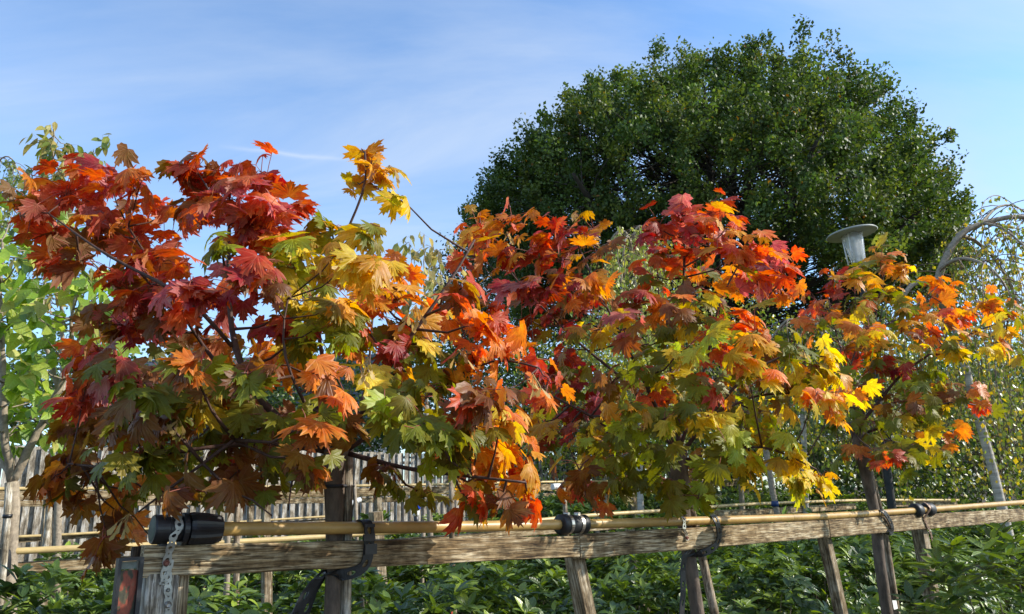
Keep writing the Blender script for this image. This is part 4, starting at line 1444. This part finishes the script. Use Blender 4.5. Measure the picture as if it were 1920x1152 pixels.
oval_tree('cherry_tree', 'slim tree with pale drooping leaves in the gap between crimson and orange maples', None,
          [(800, 760), (802, 860), (806, 980)], 0.03,
          [(0.018, [(800, 760, 0), (798, 600, 0), (795, 520, 0), (796, 440, 0)]),
           (0.01, [(799, 620, 0), (830, 540, 0), (822, 470, 0)]), (0.01, [(799, 600, 0), (775, 520, .1), (768, 455, .1)])],
          cl, 8.2, 0.16, 0.42, [(0.36, 0.32, 0.10), (0.42, 0.33, 0.13), (0.28, 0.27, 0.07), (0.48, 0.36, 0.14)], 26, M_OVAL_O, M_OVAL_A, M_GREYBARK, 0.8, 0.3)


# ------------------------------------------------------------------ weeping birches
def birch(label, Y, trunk, tr, arches, nstr, drop, xr, seed, cols, leaf=0.045, stake_off=0.1):
    random.seed(seed)
    T = [at(x, y, Y) for x, y in trunk]
    gz = ground_z(T[-1].x, T[-1].y)
    d = (T[-1] - T[-2]).normalized()
    if T[-1].z > gz:
        T.append(T[-1] + d * ((T[-1].z - gz + .1) / max(.3, -d.z)))
    root = empty('weeping_birch', (T[-1].x, T[-1].y, gz), label, 'tree')
    mb = MB()
    dn = resample(T, 0.2)
    mb.tube(dn, [tr * (0.85 + 0.35 * i / len(dn)) for i in range(len(dn))], 10)
    mb.put('trunk', plain('birch_bark', (0.40, 0.36, 0.30), 0.7, 0, 0.3, 0.5, 14.0, 0.3, (0.4, 0.4, 2.0)), root, True)
    mb = MB()
    nodes = []
    for r, pts in arches:
        P = [at(x, y, Y + dz) for x, y, dz in pts]
        for _ in range(2):
            P = [P[0]] + [q for a, b in zip(P[:-1], P[1:]) for q in (a.lerp(b, .25), a.lerp(b, .75))] + [P[-1]]
        P = resample(P, 0.1)
        n = len(P)
        mb.tube(P, [r * (1 - .7 * i / n) for i in range(n)], 7)
        nodes += P[n // 4:]
    mb.put('branches', M_GREYBARK, root, True)
    tw = MB()
    pos, tip, nrm, scl, col = [], [], [], [], []
    for i in range(nstr):
        a = random.choice(nodes)
        out = Vector((random.uniform(-1, 1), random.uniform(-1, 1), random.uniform(0, .5)))
        L = random.uniform(*drop)
        P = [a]
        v = out * 0.09
        q = a.copy()
        k = int(L / 0.1)
        spread_ = random.uniform(xr[0], xr[1])
        for j in range(k):
            v = v * 0.86 + Vector((random.uniform(-.012, .012), random.uniform(-.012, .012), -0.024 - 0.0))
            v = v.normalized() * 0.1 * (spread_ if j < 6 else 1)
            q = q + v
            if q.z < gz + 0.5: break
            P.append(q.copy())
        if len(P) < 4: continue
        tw.tube(P, [0.006 * (1 - .75 * j / len(P)) for j in range(len(P))], 4, cap=False)
        for p_ in P[2:]:
            for _ in range(random.choice((1, 2, 3, 3))):
                o_ = Vector((random.uniform(-1, 1), random.uniform(-1, 1), random.uniform(-1, .4))) * .045
                pos.append(p_ + o_)
                tip.append(Vector((random.uniform(-1, 1), random.uniform(-1, 1), -1.2)))
                nrm.append(Vector((random.uniform(-1, 1), random.uniform(-1, 1), random.uniform(-.2, 1))))
                scl.append(leaf * random.uniform(.7, 1.3))
                c = random.choice(cols)
                kk = random.uniform(.75, 1.2)
                col.append([x * kk for x in c])
    tag(tw.put('hanging_twigs', plain('birch_twig', (0.13, 0.075, 0.05), 0.6), root, True), kind='stuff')
    tv, tf, tu = small_template(0.8, 0.2)
    V, F_, C_, U_ = scatter(tv, tf, np.array(pos), frames(np.array(tip), np.array(nrm)), np.array(scl), np.array(col), tu)
    tag(put('crown', np_mesh('crown', V, F_, C_, U_), M_FOL, root), kind='stuff')
    return root


BC = [(0.16, 0.20, 0.03), (0.24, 0.26, 0.04), (0.45, 0.36, 0.05), (0.12, 0.16, 0.03), (0.5, 0.34, 0.03), (0.2, 0.24, 0.04)]
birch('big weeping birch with bare arching boughs and hanging twigs near the lamp', 8.6,
      [(1785, 590), (1828, 760), (1856, 860), (1884, 975)], 0.05,
      [(0.06, [(1785, 590, 0), (1755, 555, 0), (1762, 505, 0), (1796, 440, 0), (1840, 418, 0), (1921, 402, 0), (1990, 430, 0)]),
       (0.05, [(1785, 590, 0), (1765, 565, 0), (1740, 528, 0), (1712, 530, -.1), (1690, 560, -.2), (1670, 615, -.3)]),
       (0.03, [(1796, 440, 0), (1830, 450, .3), (1880, 500, .6), (1920, 600, .7)]),
       (0.028, [(1762, 505, 0), (1800, 480, -.4), (1860, 500, -.7), (1900, 560, -.8)]),
       (0.028, [(1755, 550, 0), (1800, 530, .5), (1850, 550, 1.0), (1890, 620, 1.2)]),
       (0.02, [(1840, 418, 0), (1880, 425, -.3), (1930, 470, -.5)]),
       (0.02, [(1840, 418, 0), (1870, 385, .2), (1910, 385, .3), (1950, 430, .4)]),
       (0.025, [(1770, 575, 0), (1740, 560, .7), (1700, 590, 1.0), (1660, 680, 1.2)])],
      150, (1.0, 3.0), (0.5, 1.4), 31, BC, 0.052)
stake('thick grey stake tied with a green band to the weeping birch', [(1836, 765), (1862, 860), (1892, 975)], 3.0, 0.05, M_STAKEGREY, ties=[(1885, 937, M_GREENTIE, 0.03)], tagspec=(1876, 990, 0.1, 0.5, M_TAG))
birch('smaller weeping birch with trailing twigs in front of the oak', 10.5,
      [(1190, 520), (1196, 700), (1200, 900)], 0.04,
      [(0.03, [(1190, 520, 0), (1186, 440, 0), (1200, 420, 0), (1225, 440, 0), (1240, 500, 0)]),
       (0.03, [(1190, 520, 0), (1180, 440, 0), (1160, 430, 0), (1140, 460, 0), (1128, 540, 0)]),
       (0.025, [(1190, 510, 0), (1190, 440, .4), (1195, 440, .8), (1200, 520, 1.0)]),
       (0.025, [(1190, 510, 0), (1180, 440, -.4), (1170, 450, -.7), (1165, 530, -.8)])],
      95, (1.2, 3.2), (0.5, 1.0), 32, [(0.30, 0.34, 0.06), (0.38, 0.40, 0.08), (0.22, 0.28, 0.05), (0.46, 0.42, 0.09)], 0.06)
birch('wispy birch showing a few fine twigs past the lime green tree', 13.0,
      [(-30, 560), (-34, 760), (-36, 930)], 0.07,
      [(0.03, [(-30, 560, 0), (-30, 360, 0), (-5, 300, 0), (20, 290, 0), (38, 330, 0)]),
       (0.03, [(-30, 540, 0), (-34, 360, 0), (-70, 310, 0), (-110, 360, 0)]), (0.02, [(-30, 480, 0), (0, 360, .3), (18, 330, .3), (30, 390, .3)])],
      60, (0.8, 3.0), (0.4, 0.9), 33, [(0.15, 0.2, 0.05), (0.2, 0.24, 0.06)], 0.07)
birch('dense weeping birch trailing twigs behind the olive and yellow maple', 10.0,
      [(1500, 640), (1505, 760), (1510, 930)], 0.04,
      [(0.03, [(1500, 640, 0), (1500, 600, 0), (1530, 580, 0), (1570, 640, 0)]), (0.03, [(1500, 640, 0), (1495, 600, 0), (1470, 600, 0), (1430, 660, 0)]),
       (0.03, [(1500, 630, 0), (1505, 590, .6), (1520, 620, 1.1)]), (0.03, [(1500, 630, 0), (1520, 590, -.5), (1550, 640, -.8)]), (0.03, [(1500, 630, 0), (1560, 600, 0.4), (1620, 650, .5)])],
      110, (1.0, 2.6), (0.5, 1.3), 34, [(0.10, 0.14, 0.02), (0.16, 0.2, 0.03), (0.4, 0.34, 0.04), (0.08, 0.12, 0.02)], 0.06)


# ------------------------------------------------------------------ leafy trees and hedge behind the rows
def leafy(label, centre, Y, rx, rz, ry, trunk_px, n, leaf, cols, seed, name='leafy_tree', group=None, clump=0.36):
    """young tree: trunk, limbs to clumps, leaves gathered in clumps through the crown"""
    g = np.random.default_rng(seed)
    random.seed(seed)
    C = np.array(at(*centre, Y))
    B = at(*trunk_px, Y)
    gz = ground_z(B.x, B.y)
    root = empty(name, (B.x, B.y, gz), label, 'tree', group)
    mb = MB()
    Cv = Vector(C)
    mb.tube([Vector((B.x, B.y, gz - .1)), Vector((B.x, B.y, gz + .8)), Vector((B.x * .4 + Cv.x * .6, B.y, Cv.z - rz * .6)), Cv + Vector((0, 0, rz * .5))], [.06, .05, .04, .015], 8)
    mb.put('trunk', M_GREYBARK, root, True)
    k = max(10, n // 60)
    dirs = g.normal(size=(k, 3))
    dirs /= np.linalg.norm(dirs, axis=1, keepdims=True)
    cc = C + dirs * np.array([rx, ry, rz]) * (g.uniform(.35, 1, size=(k, 1)) ** 0.6)
    mb = MB()
    for c in cc:
        a = Cv + Vector((0, 0, -rz * random.uniform(.1, .8)))
        mb.tube([a, a.lerp(Vector(c), .6) + Vector((0, 0, .05)), Vector(c)], [.016, .01, .004], 5, cap=False)
    mb.put('branches', M_GREYBARK, root, True)
    pick = g.integers(0, k, n)
    sz = clump * min(rx, rz) * g.uniform(.6, 1.2, size=k)
    pos = cc[pick] + g.normal(size=(n, 3)) * sz[pick][:, None] * .6
    out = pos - C
    out /= np.linalg.norm(out, axis=1, keepdims=True) + 1e-6
    tip = out * .6 + g.normal(size=(n, 3)) * .6 + np.array([0, 0, -.3])
    nrm = out * .5 + g.normal(size=(n, 3)) * .6 + np.array([0, 0, .5])
    col = np.array(cols)[g.integers(0, len(cols), n)] * g.uniform(.7, 1.25, size=(n, 1))
    tv, tf, tu = T_SMALL
    V, F_, C_, U_ = scatter(tv, tf, pos, frames(tip, nrm), leaf * g.uniform(.7, 1.25, size=n), col, tu)
    tag(put('crown', np_mesh('crown', V, F_, C_, U_), M_FOL, root), kind='stuff')
    return root


DG = [(0.055, 0.10, 0.018), (0.08, 0.13, 0.02), (0.045, 0.08, 0.018), (0.11, 0.15, 0.025)]
YG = [(0.20, 0.24, 0.03), (0.30, 0.30, 0.04), (0.14, 0.19, 0.025), (0.40, 0.33, 0.04), (0.10, 0.15, 0.02)]
leafy('green young tree seen through the middle of the biggest maple', (650, 765), 20.0, 1.9, 1.5, 1.5, (655, 900), 6000, .12, DG + YG[2:3], 41)
leafy('dark green bushy tree between the two reddest maples', (930, 745), 20.0, 2.1, 1.8, 1.8, (930, 900), 7000, .12, DG, 42)
leafy('yellowing young tree behind the second maple', (1130, 765), 12.5, 1.6, 1.3, 1.1, (1130, 905), 6000, .085, YG, 43)
leafy('yellow green young tree behind the yellow side of the second maple', (1380, 730), 13.0, 1.7, 1.6, 1.1, (1385, 905), 6500, .085, YG, 44)
leafy('shaded green tree behind the olive and yellow maple', (1640, 790), 14.0, 1.8, 1.6, 1.3, (1640, 930), 7500, .09, DG + YG[:2], 45)
leafy('broad green tree behind the big weeping birch', (1850, 770), 15.0, 2.2, 2.2, 1.5, (1850, 930), 9000, .09, DG + YG[:3], 46)
leafy('dark leafy tree behind the lime green oval leaved tree', (150, 745), 18.0, 2.4, 1.5, 1.5, (150, 900), 8000, .12, DG, 47)
leafy('green bushy tree peeping out below the crimson leaves', (400, 770), 18.5, 2.4, 1.4, 1.5, (400, 900), 8000, .12, DG + YG[2:3], 48)
for q_, (x_, w_, lb_) in enumerate(((1060, 2.6, 'second maple'), (1300, 2.8, 'smaller weeping birch'), (1530, 2.8, 'dense weeping birch'), (1760, 3.0, 'lamp'), (1960, 3.2, 'big weeping birch'))):
    leafy('dense dark green tree far back beyond the ' + lb_, (x_, 790), 22.0, w_, 2.3, 1.8, (x_, 920), 9000, .14, DG, 90 + q_)
leafy('far tree with thin foliage low on the skyline between the maples', (780, 715), 22.0, 1.7, 1.4, 1.4, (780, 880), 5000, .12, YG + DG, 49)


# ------------------------------------------------------------------ the big oak
def oak():
    g = np.random.default_rng(77)
    random.seed(77)
    Y = 26.0
    Cp = (1340, 520)
    C = at(*Cp, Y)
    outline = [(905, 520), (862, 470), (852, 385), (880, 320), (950, 285), (1002, 235), (1052, 180), (1085, 142), (1150, 132), (1205, 98), (1270, 80), (1300, 60),
               (1352, 96), (1420, 102), (1480, 106), (1540, 122), (1590, 150), (1640, 172), (1662, 205), (1714, 250), (1744, 292), (1762, 340), (1802, 345), (1826, 405), (1832, 470), (1820, 540)]
    ang, rad = [], []
    for x, y in outline:
        P = at(x - max(0, x - 1340) * .045, y + max(0, 430 - y) * .07, Y)
        dx, dz = P.x - C.x, P.z - C.z
        ang.append(math.atan2(dz, dx))
        rad.append(math.hypot(dx, dz))
    o_ = np.argsort(ang)
    ang, rad = np.array(ang)[o_], np.array(rad)[o_]

    def hull(el, az):
        """distance from the centre to the crown's skin: el above the horizon, az around (0 = right)"""
        rr = np.interp(el, ang, rad)
        rl = np.interp(np.pi - el, ang, rad)
        w = (np.cos(az) + 1) / 2
        wob = 1 + 0.07 * np.sin(3 * az + 5 * el) + 0.05 * np.sin(7 * az - 3 * el)
        side = np.abs(np.sin(az))
        return (rr * w + rl * (1 - w)) * (1 - side + side * wob * 0.92)
    gz = ground_z(C.x, C.y)
    root = empty('oak_tree', (C.x, C.y, gz), 'huge dark green spreading oak towering behind the lamp', 'tree')
    mb = MB()
    F0 = Vector((C.x, C.y, 3.2))
    mb.tube([Vector((C.x, C.y, gz - .3)), Vector((C.x + .05, C.y, 1.2)), Vector((C.x, C.y, 2.4)), F0], [.75, .52, .46, .44], 14)
    mb.put('trunk', M_DARKBARK, root, True)
    # clumps: on the skin and inside
    K = 1450
    az = g.uniform(0, 2 * np.pi, K)
    el = np.arcsin(g.uniform(-0.22, 1.0, K))
    rr = hull(el, az)
    fr = g.uniform(0.42, 1.0, K) ** 0.45
    cs = np.stack([np.cos(el) * np.cos(az), np.cos(el) * np.sin(az), np.sin(el)], 1)
    cen = np.array(C) + cs * (rr * fr * 0.93)[:, None]
    # the outline itself, seen from the side
    E = 260
    az2 = g.choice([0, np.pi], E) + g.normal(0, .22, E)
    el2 = np.arcsin(g.uniform(-.1, 1, E))
    cs2 = np.stack([np.cos(el2) * np.cos(az2), np.cos(el2) * np.sin(az2), np.sin(el2)], 1)
    cen = np.vstack([cen, np.array(C) + cs2 * (hull(el2, az2) * g.uniform(.82, .97, E))[:, None]])
    fr = np.concatenate([fr, np.ones(E)])
    cs = np.vstack([cs, cs2])
    # leading shoots that break the outline
    sp, sd = [], []
    for a_, r_ in zip(ang, rad):
        for q_ in range(11):
            f_ = g.uniform(.68, .965)
            aa = a_ + g.normal(0, .018)
            v_ = np.array([math.cos(aa), g.normal(0, .10), math.sin(aa)])
            sp.append(np.array(C) + v_ * r_ * f_)
            sd.append(v_)
    cen = np.vstack([cen, np.array(sp)])
    cs = np.vstack([cs, np.array(sd)])
    fr = np.concatenate([fr, np.ones(len(sp))])
    # limbs
    mb = MB()
    tips = []
    for i in range(15):
        a = 2 * math.pi * i / 15 + random.uniform(-.15, .15)
        e_ = random.choice((0.25, 0.55, 0.85, 1.15, 1.4))
        L = float(hull(np.array([e_]), np.array([a]))[0]) * .8
        T = C + Vector((math.cos(e_) * math.cos(a), math.cos(e_) * math.sin(a), math.sin(e_))) * L
        m1 = F0.lerp(T, .35) + Vector((0, 0, .6))
        P = [F0 + Vector((0, 0, -.3)), m1, F0.lerp(T, .7) + Vector((random.uniform(-.4, .4), random.uniform(-.4, .4), .4)), T]
        for _ in range(2):
            P = [P[0]] + [q for x, y in zip(P[:-1], P[1:]) for q in (x.lerp(y, .25), x.lerp(y, .75))] + [P[-1]]
        n = len(P)
        r0_ = random.uniform(.16, .26)
        mb.tube(P, [r0_ * (1 - .85 * j / n) for j in range(n)], 8)
        tips += P[n // 4:-2]
    mb.put('limbs', M_DARKBARK, root, True)
    tp = np.array(tips)
    mb = MB()
    for c in cen[::2]:
        dd_ = np.linalg.norm(tp - c, axis=1) + 0.6 * np.maximum(0, tp[:, 2] - c[2])
        a = Vector(tp[int(random.choice(np.argsort(dd_)[:45]))])
        c = Vector(c)
        m1 = a.lerp(c, .5) + Vector((random.uniform(-.2, .2), random.uniform(-.2, .2), random.uniform(-.1, .25)))
        mb.tube([a, m1, c], [.03, .018, .007], 5, cap=False)
    tag(mb.put('boughs', M_DARKBARK, root, True), kind='stuff')
    # leaves
    n_each = 150
    K = len(cen)
    pick = np.repeat(np.arange(K), n_each)
    n = len(pick)
    # clumps stretch outward and upward into sprays
    ax = cs * 0.6 + np.array([0, 0, 0.55]) + g.normal(size=(K, 3)) * .35
    ax /= np.linalg.norm(ax, axis=1, keepdims=True)
    size = g.uniform(.22, .46, K)
    t = np.clip(g.normal(size=(n, 1)), -1.5, 1.5)
    iso = g.normal(size=(n, 3))
    iso *= np.minimum(1, 1.55 / (np.linalg.norm(iso, axis=1, keepdims=True) + 1e-6))
    pos = cen[pick] + (ax[pick] * t * .62 + iso * .52) * size[pick][:, None]
    tip = ax[pick] * .5 + g.normal(size=(n, 3)) * .7
    nrm = cs[pick] * .35 + np.array([0, 0, .6]) + g.normal(size=(n, 3)) * .55
    cols = np.array([(0.050, 0.085, 0.016), (0.065, 0.105, 0.018), (0.085, 0.120, 0.020), (0.042, 0.072, 0.016), (0.110, 0.135, 0.022)])
    clc = g.integers(0, 5, K)
    mixp = np.where(g.uniform(size=n) < .6, clc[pick], g.integers(0, 5, n))
    col = cols[mixp] * g.uniform(.75, 1.25, size=(n, 1)) * (1.2 * g.uniform(.72, 1.3, size=K))[pick][:, None]
    rusty = g.uniform(size=n) < .006
    col[rusty] = (0.26, 0.12, 0.02)
    V, F_, C_, _ = scatter(T_QUAD[0], T_QUAD[1], pos, frames(tip, nrm), g.uniform(.095, .165, n), col, None)
    tag(put('crown', np_mesh('crown', V, F_, C_), leaf_mat('oak_foliage', 'attr', 0.5, 0.32, None, 0.2, 0.35, 0.25), root), kind='stuff')


oak()
leafy('dark evergreen crown at the foot of the oak, beside the slim pale leaved tree', (880, 560), 20.0, 1.0, 1.9, 1.0, (885, 900), 5500, .11, [(0.03, 0.055, 0.014), (0.04, 0.07, 0.016)], 50, 'evergreen_tree')


# ------------------------------------------------------------------ lamp
def lamp():
    Y = 9.2
    b = at(1622, 548, Y)
    top = at(1596, 436, Y)
    gz = ground_z(top.x, top.y)
    root = empty('street_lamp', (top.x, top.y, gz), 'grey lamp with a flat round hood over a clear glass lantern', 'lamp')
    up = Vector((-0.10, 0, 1)).normalized()
    zt = top.z
    grey = plain('lamp_grey_paint', (0.30, 0.31, 0.27), 0.5, 0, 0.5, 0.12, 12.0)
    c = Vector((top.x, top.y, zt))
    lathe('hood', c, up, [(-.030, .28), (-.034, .305), (-.022, .318), (-.004, .30), (.030, .16), (.05, .05), (.055, .0)], grey, root, 48)
    gl, t, out = new_mat('lantern_glass')
    p = N(t, 'ShaderNodeBsdfPrincipled', i_Roughness=0.12)
    p.inputs['Base Color'].default_value = (.9, .93, .95, 1)
    p.inputs['Alpha'].default_value = 0.3
    p.inputs['Specular IOR Level'].default_value = 0.8
    link(t, p.outputs[0], out.inputs[0])
    ln = lathe('lantern', c, up, [(-.03, .125), (-.10, .125), (-.42, .085), (-.44, .08)], gl, root, 24)
    lathe('lantern_base', c, up, [(-.50, .06), (-.47, .085), (-.43, .093), (-.42, .09)], grey, root, 20)
    for k in range(7):
        z = -.12 - k * .036
        lathe('louvre_ring', c, up, [(z - .004, .055), (z - .002, .088 - k * .003), (z + .002, .088 - k * .003), (z + .004, .055)], M_WHITEP, ln, 18)
    for k in range(4):
        a = math.pi / 4 + k * math.pi / 2
        mb = MB()
        o1 = Vector((math.cos(a), math.sin(a), 0))
        mb.tube([c + o1 * .128 + Vector((0, 0, -.02)), c + o1 * .094 + Vector((0, 0, -.43))], .009, 6)
        mb.put('lantern_rib', M_WHITEP, root, True)
    lathe('lamp_tube', c, up, [(-.40, .022), (-.06, .022)], M_WHITEP, ln, 12)
    mb = MB()
    mb.tube([Vector((c.x, c.y, gz - .1)), Vector((c.x, c.y, gz + 1.0)), c + up * -.48], [.055, .05, .04], 14)
    mb.put('pole', plain('lamp_pole_paint', (0.035, 0.036, 0.034), 0.75, 0, 0.15), root, True)


lamp()


# ------------------------------------------------------------------ evergreen shrubs
RT = [oval_template(0.44, b_, f_, 0.85) for b_, f_ in ((0.12, 0.25), (0.3, 0.3), (0.0, 0.4))]
RC = [(0.060, 0.105, 0.014), (0.10, 0.155, 0.018), (0.045, 0.080, 0.014), (0.14, 0.20, 0.022), (0.24, 0.31, 0.03)]


def shrub_mesh(seed, r, h, whorls, leaf, per=9):
    g = np.random.default_rng(seed)
    th = g.uniform(0, 2 * np.pi, whorls)
    ph = np.arccos(g.uniform(-0.45, 1, whorls))
    lump = 1 + .16 * np.sin(3 * th + seed) + .1 * np.sin(5 * th + ph * 4)
    fr = g.uniform(.55, 1, whorls) ** .5
    base = np.stack([np.sin(ph) * np.cos(th) * r, np.sin(ph) * np.sin(th) * r, h * .45 + np.cos(ph) * h * .55], 1)
    base[:, :2] *= (lump * fr)[:, None]
    base[:, 2] = h * .3 + (base[:, 2] - h * .3) * fr
    out = base - np.array([0, 0, h * .3])
    out /= np.linalg.norm(out, axis=1, keepdims=True)
    up = out * .6 + np.array([0, 0, .8]) + g.normal(size=(whorls, 3)) * .15
    up /= np.linalg.norm(up, axis=1, keepdims=True)
    pos, tip, nrm, scl, col = [], [], [], [], []
    for i in range(whorls):
        a = np.cross(up[i], [0.3, 0.9, 0.1]); a /= np.linalg.norm(a)
        b = np.cross(up[i], a)
        wc = np.array(RC[g.integers(0, 4)])
        for k in range(per):
            w = 2 * np.pi * k / per + g.uniform(-.25, .25)
            rad_ = a * np.cos(w) + b * np.sin(w)
            lift = g.uniform(.1, .8)
            pos.append(base[i] + up[i] * g.uniform(-.025, .01) + rad_ * .004)
            tip.append(rad_ + up[i] * lift)
            nrm.append(up[i] - rad_ * lift + g.normal(size=3) * .15)
            scl.append(leaf * g.uniform(.7, 1.15))
            young = lift > .6 and g.uniform() < .4
            col.append((np.array(RC[4]) if young else wc) * g.uniform(.8, 1.2))
    return [np.array(x) for x in (pos, tip, nrm, scl, col)], base


def shrub_build(seed, r, h, whorls, leaf):
    (pos, tip, nrm, scl, col), base = shrub_mesh(seed, r, h, whorls, leaf)
    tv, tf, tu = RT[seed % 3]
    V, F_, C_, U_ = scatter(tv, tf, pos, frames(tip, nrm), scl, col, tu)
    lm = np_mesh('foliage', V, F_, C_, U_, True)
    lm.materials.append(M_RHODO_A)
    mb = MB()
    for b_ in base[::7]:
        b_ = Vector(b_)
        mb.tube([Vector((b_.x * .1, b_.y * .1, -.05)), Vector((b_.x * .55, b_.y * .55, b_.z * .45)), b_ * .8], [.010, .006, .003], 5, cap=False)
    sm = mb.mesh('stems', True)
    sm.materials.append(M_GREYBARK)
    return lm, sm


SHR = [shrub_build(60 + i, .62, 1.0, 230, .085) for i in range(5)]
random.seed(61)
k = 0
SHLAB = {1.35: ('glossy evergreen shrub close behind the nearest timber frame', 'evergreen shrubs just behind the nearest frame'),
         2.15: ('glossy evergreen shrub just in front of the second row frame', 'evergreen shrubs before the second frame'),
         4.1: ('dark evergreen shrub just behind the second row frame', 'evergreen shrubs behind the second frame'),
         5.1: ('dark evergreen shrub in front of the third row frame', 'evergreen shrubs before the third frame'),
         7.2: ('evergreen shrub just behind the third row frame', 'evergreen shrubs behind the third frame'),
         8.4: ('evergreen shrub in front of the farthest frame by the fence', 'evergreen shrubs before the farthest frame')}
for s, hgt, step in ((1.35, 1.27, .72), (2.15, 1.32, .8), (4.1, 1.34, .85), (5.1, 1.38, .9), (7.2, 1.42, 1.0), (8.4, 1.45, 1.1)):
    l = -2.4 + random.uniform(0, .3)
    while l < 17:
        c = Vector((RP.x, RP.y, 0)) + RD * l + RN * (s + random.uniform(-.2, .2))
        l += step * random.uniform(.85, 1.15)
        d = c - EYE
        pxx = 960 + FPX * d.dot(cr) / max(.1, d.dot(cf))
        if d.y < 1.2 or pxx < -250 or pxx > 2150:
            continue
        lm, sm = SHR[k % 5]
        k += 1
        z = ground_z(c.x, c.y)
        root = empty('evergreen_shrub', (c.x, c.y, z), SHLAB[s][0], 'shrub', SHLAB[s][1])
        root.rotation_euler.z = random.uniform(0, 6.28)
        hh = hgt * random.uniform(.86, 1.06) * (0.62 if s > 6 and pxx < 900 else (0.85 if s > 3.5 and pxx < 500 else 1))
        root.scale = (random.uniform(.9, 1.15), random.uniform(.9, 1.15), hh)
        o = bpy.data.objects.new('foliage', lm); COL.objects.link(o); o.parent = root; o['kind'] = 'stuff'
        o = bpy.data.objects.new('stems', sm); COL.objects.link(o); o.parent = root; o['kind'] = 'stuff'


def near_shrub():
    c = at(1905, 1100, 3.9)
    root = empty('long_leaved_shrub', (c.x, c.y, 0), 'near evergreen shrub with long glossy upright leaves in front of the last post', 'shrub')
    random.seed(71)
    (pos, tip, nrm, scl, col), base = shrub_mesh(72, .60, 1.42, 250, .125, 7)
    mes = []
    for b_, f_ in ((0.12, 0.3), (0.3, 0.25), (0.0, 0.45), (.2, .1)):
        v, f, uv = oval_template(0.31, b_, f_, 0.85)
        me = np_mesh('long_leaf', v, f, uvs=uv, smooth=True)
        me.materials.append(M_RHODO_O)
        mes.append((me, v, f, uv))
    P = pos + np.array([c.x, c.y, 0])
    order = np.argsort(np.linalg.norm(P - np.array(EYE), axis=1))
    rot = frames(tip, nrm)
    for i in order[:298]:
        M = Matrix(rot[i].tolist()).to_4x4() @ Matrix.Diagonal((scl[i], scl[i], scl[i], 1))
        M.translation = Vector(pos[i])
        o = bpy.data.objects.new('leaf', random.choice(mes)[0])
        COL.objects.link(o); o.parent = root; o.matrix_local = M
        o.color = (*[float(x) for x in col[i]], 1)
    r_ = order[298:]
    _, v, f, uv = mes[0]
    V, F_, C_, U_ = scatter(v, f, pos[r_], rot[r_], scl[r_], col[r_], uv)
    me = np_mesh('inner_leaves', V, F_, C_, U_, True)
    me.materials.append(M_RHODO_A)
    o = bpy.data.objects.new('inner_leaves', me); COL.objects.link(o); o.parent = root; o['kind'] = 'stuff'
    mb = MB()
    for b_ in base[::4]:
        b_ = Vector(b_)
        mb.tube([Vector((b_.x * .1, b_.y * .1, -.05)), Vector((b_.x * .55, b_.y * .55, b_.z * .45)), b_ * .85], [.010, .006, .003], 5, cap=False)
    me = mb.mesh('stems', True)
    me.materials.append(M_GREYBARK)
    o = bpy.data.objects.new('stems', me); COL.objects.link(o); o.parent = root; o['kind'] = 'stuff'


near_shrub()
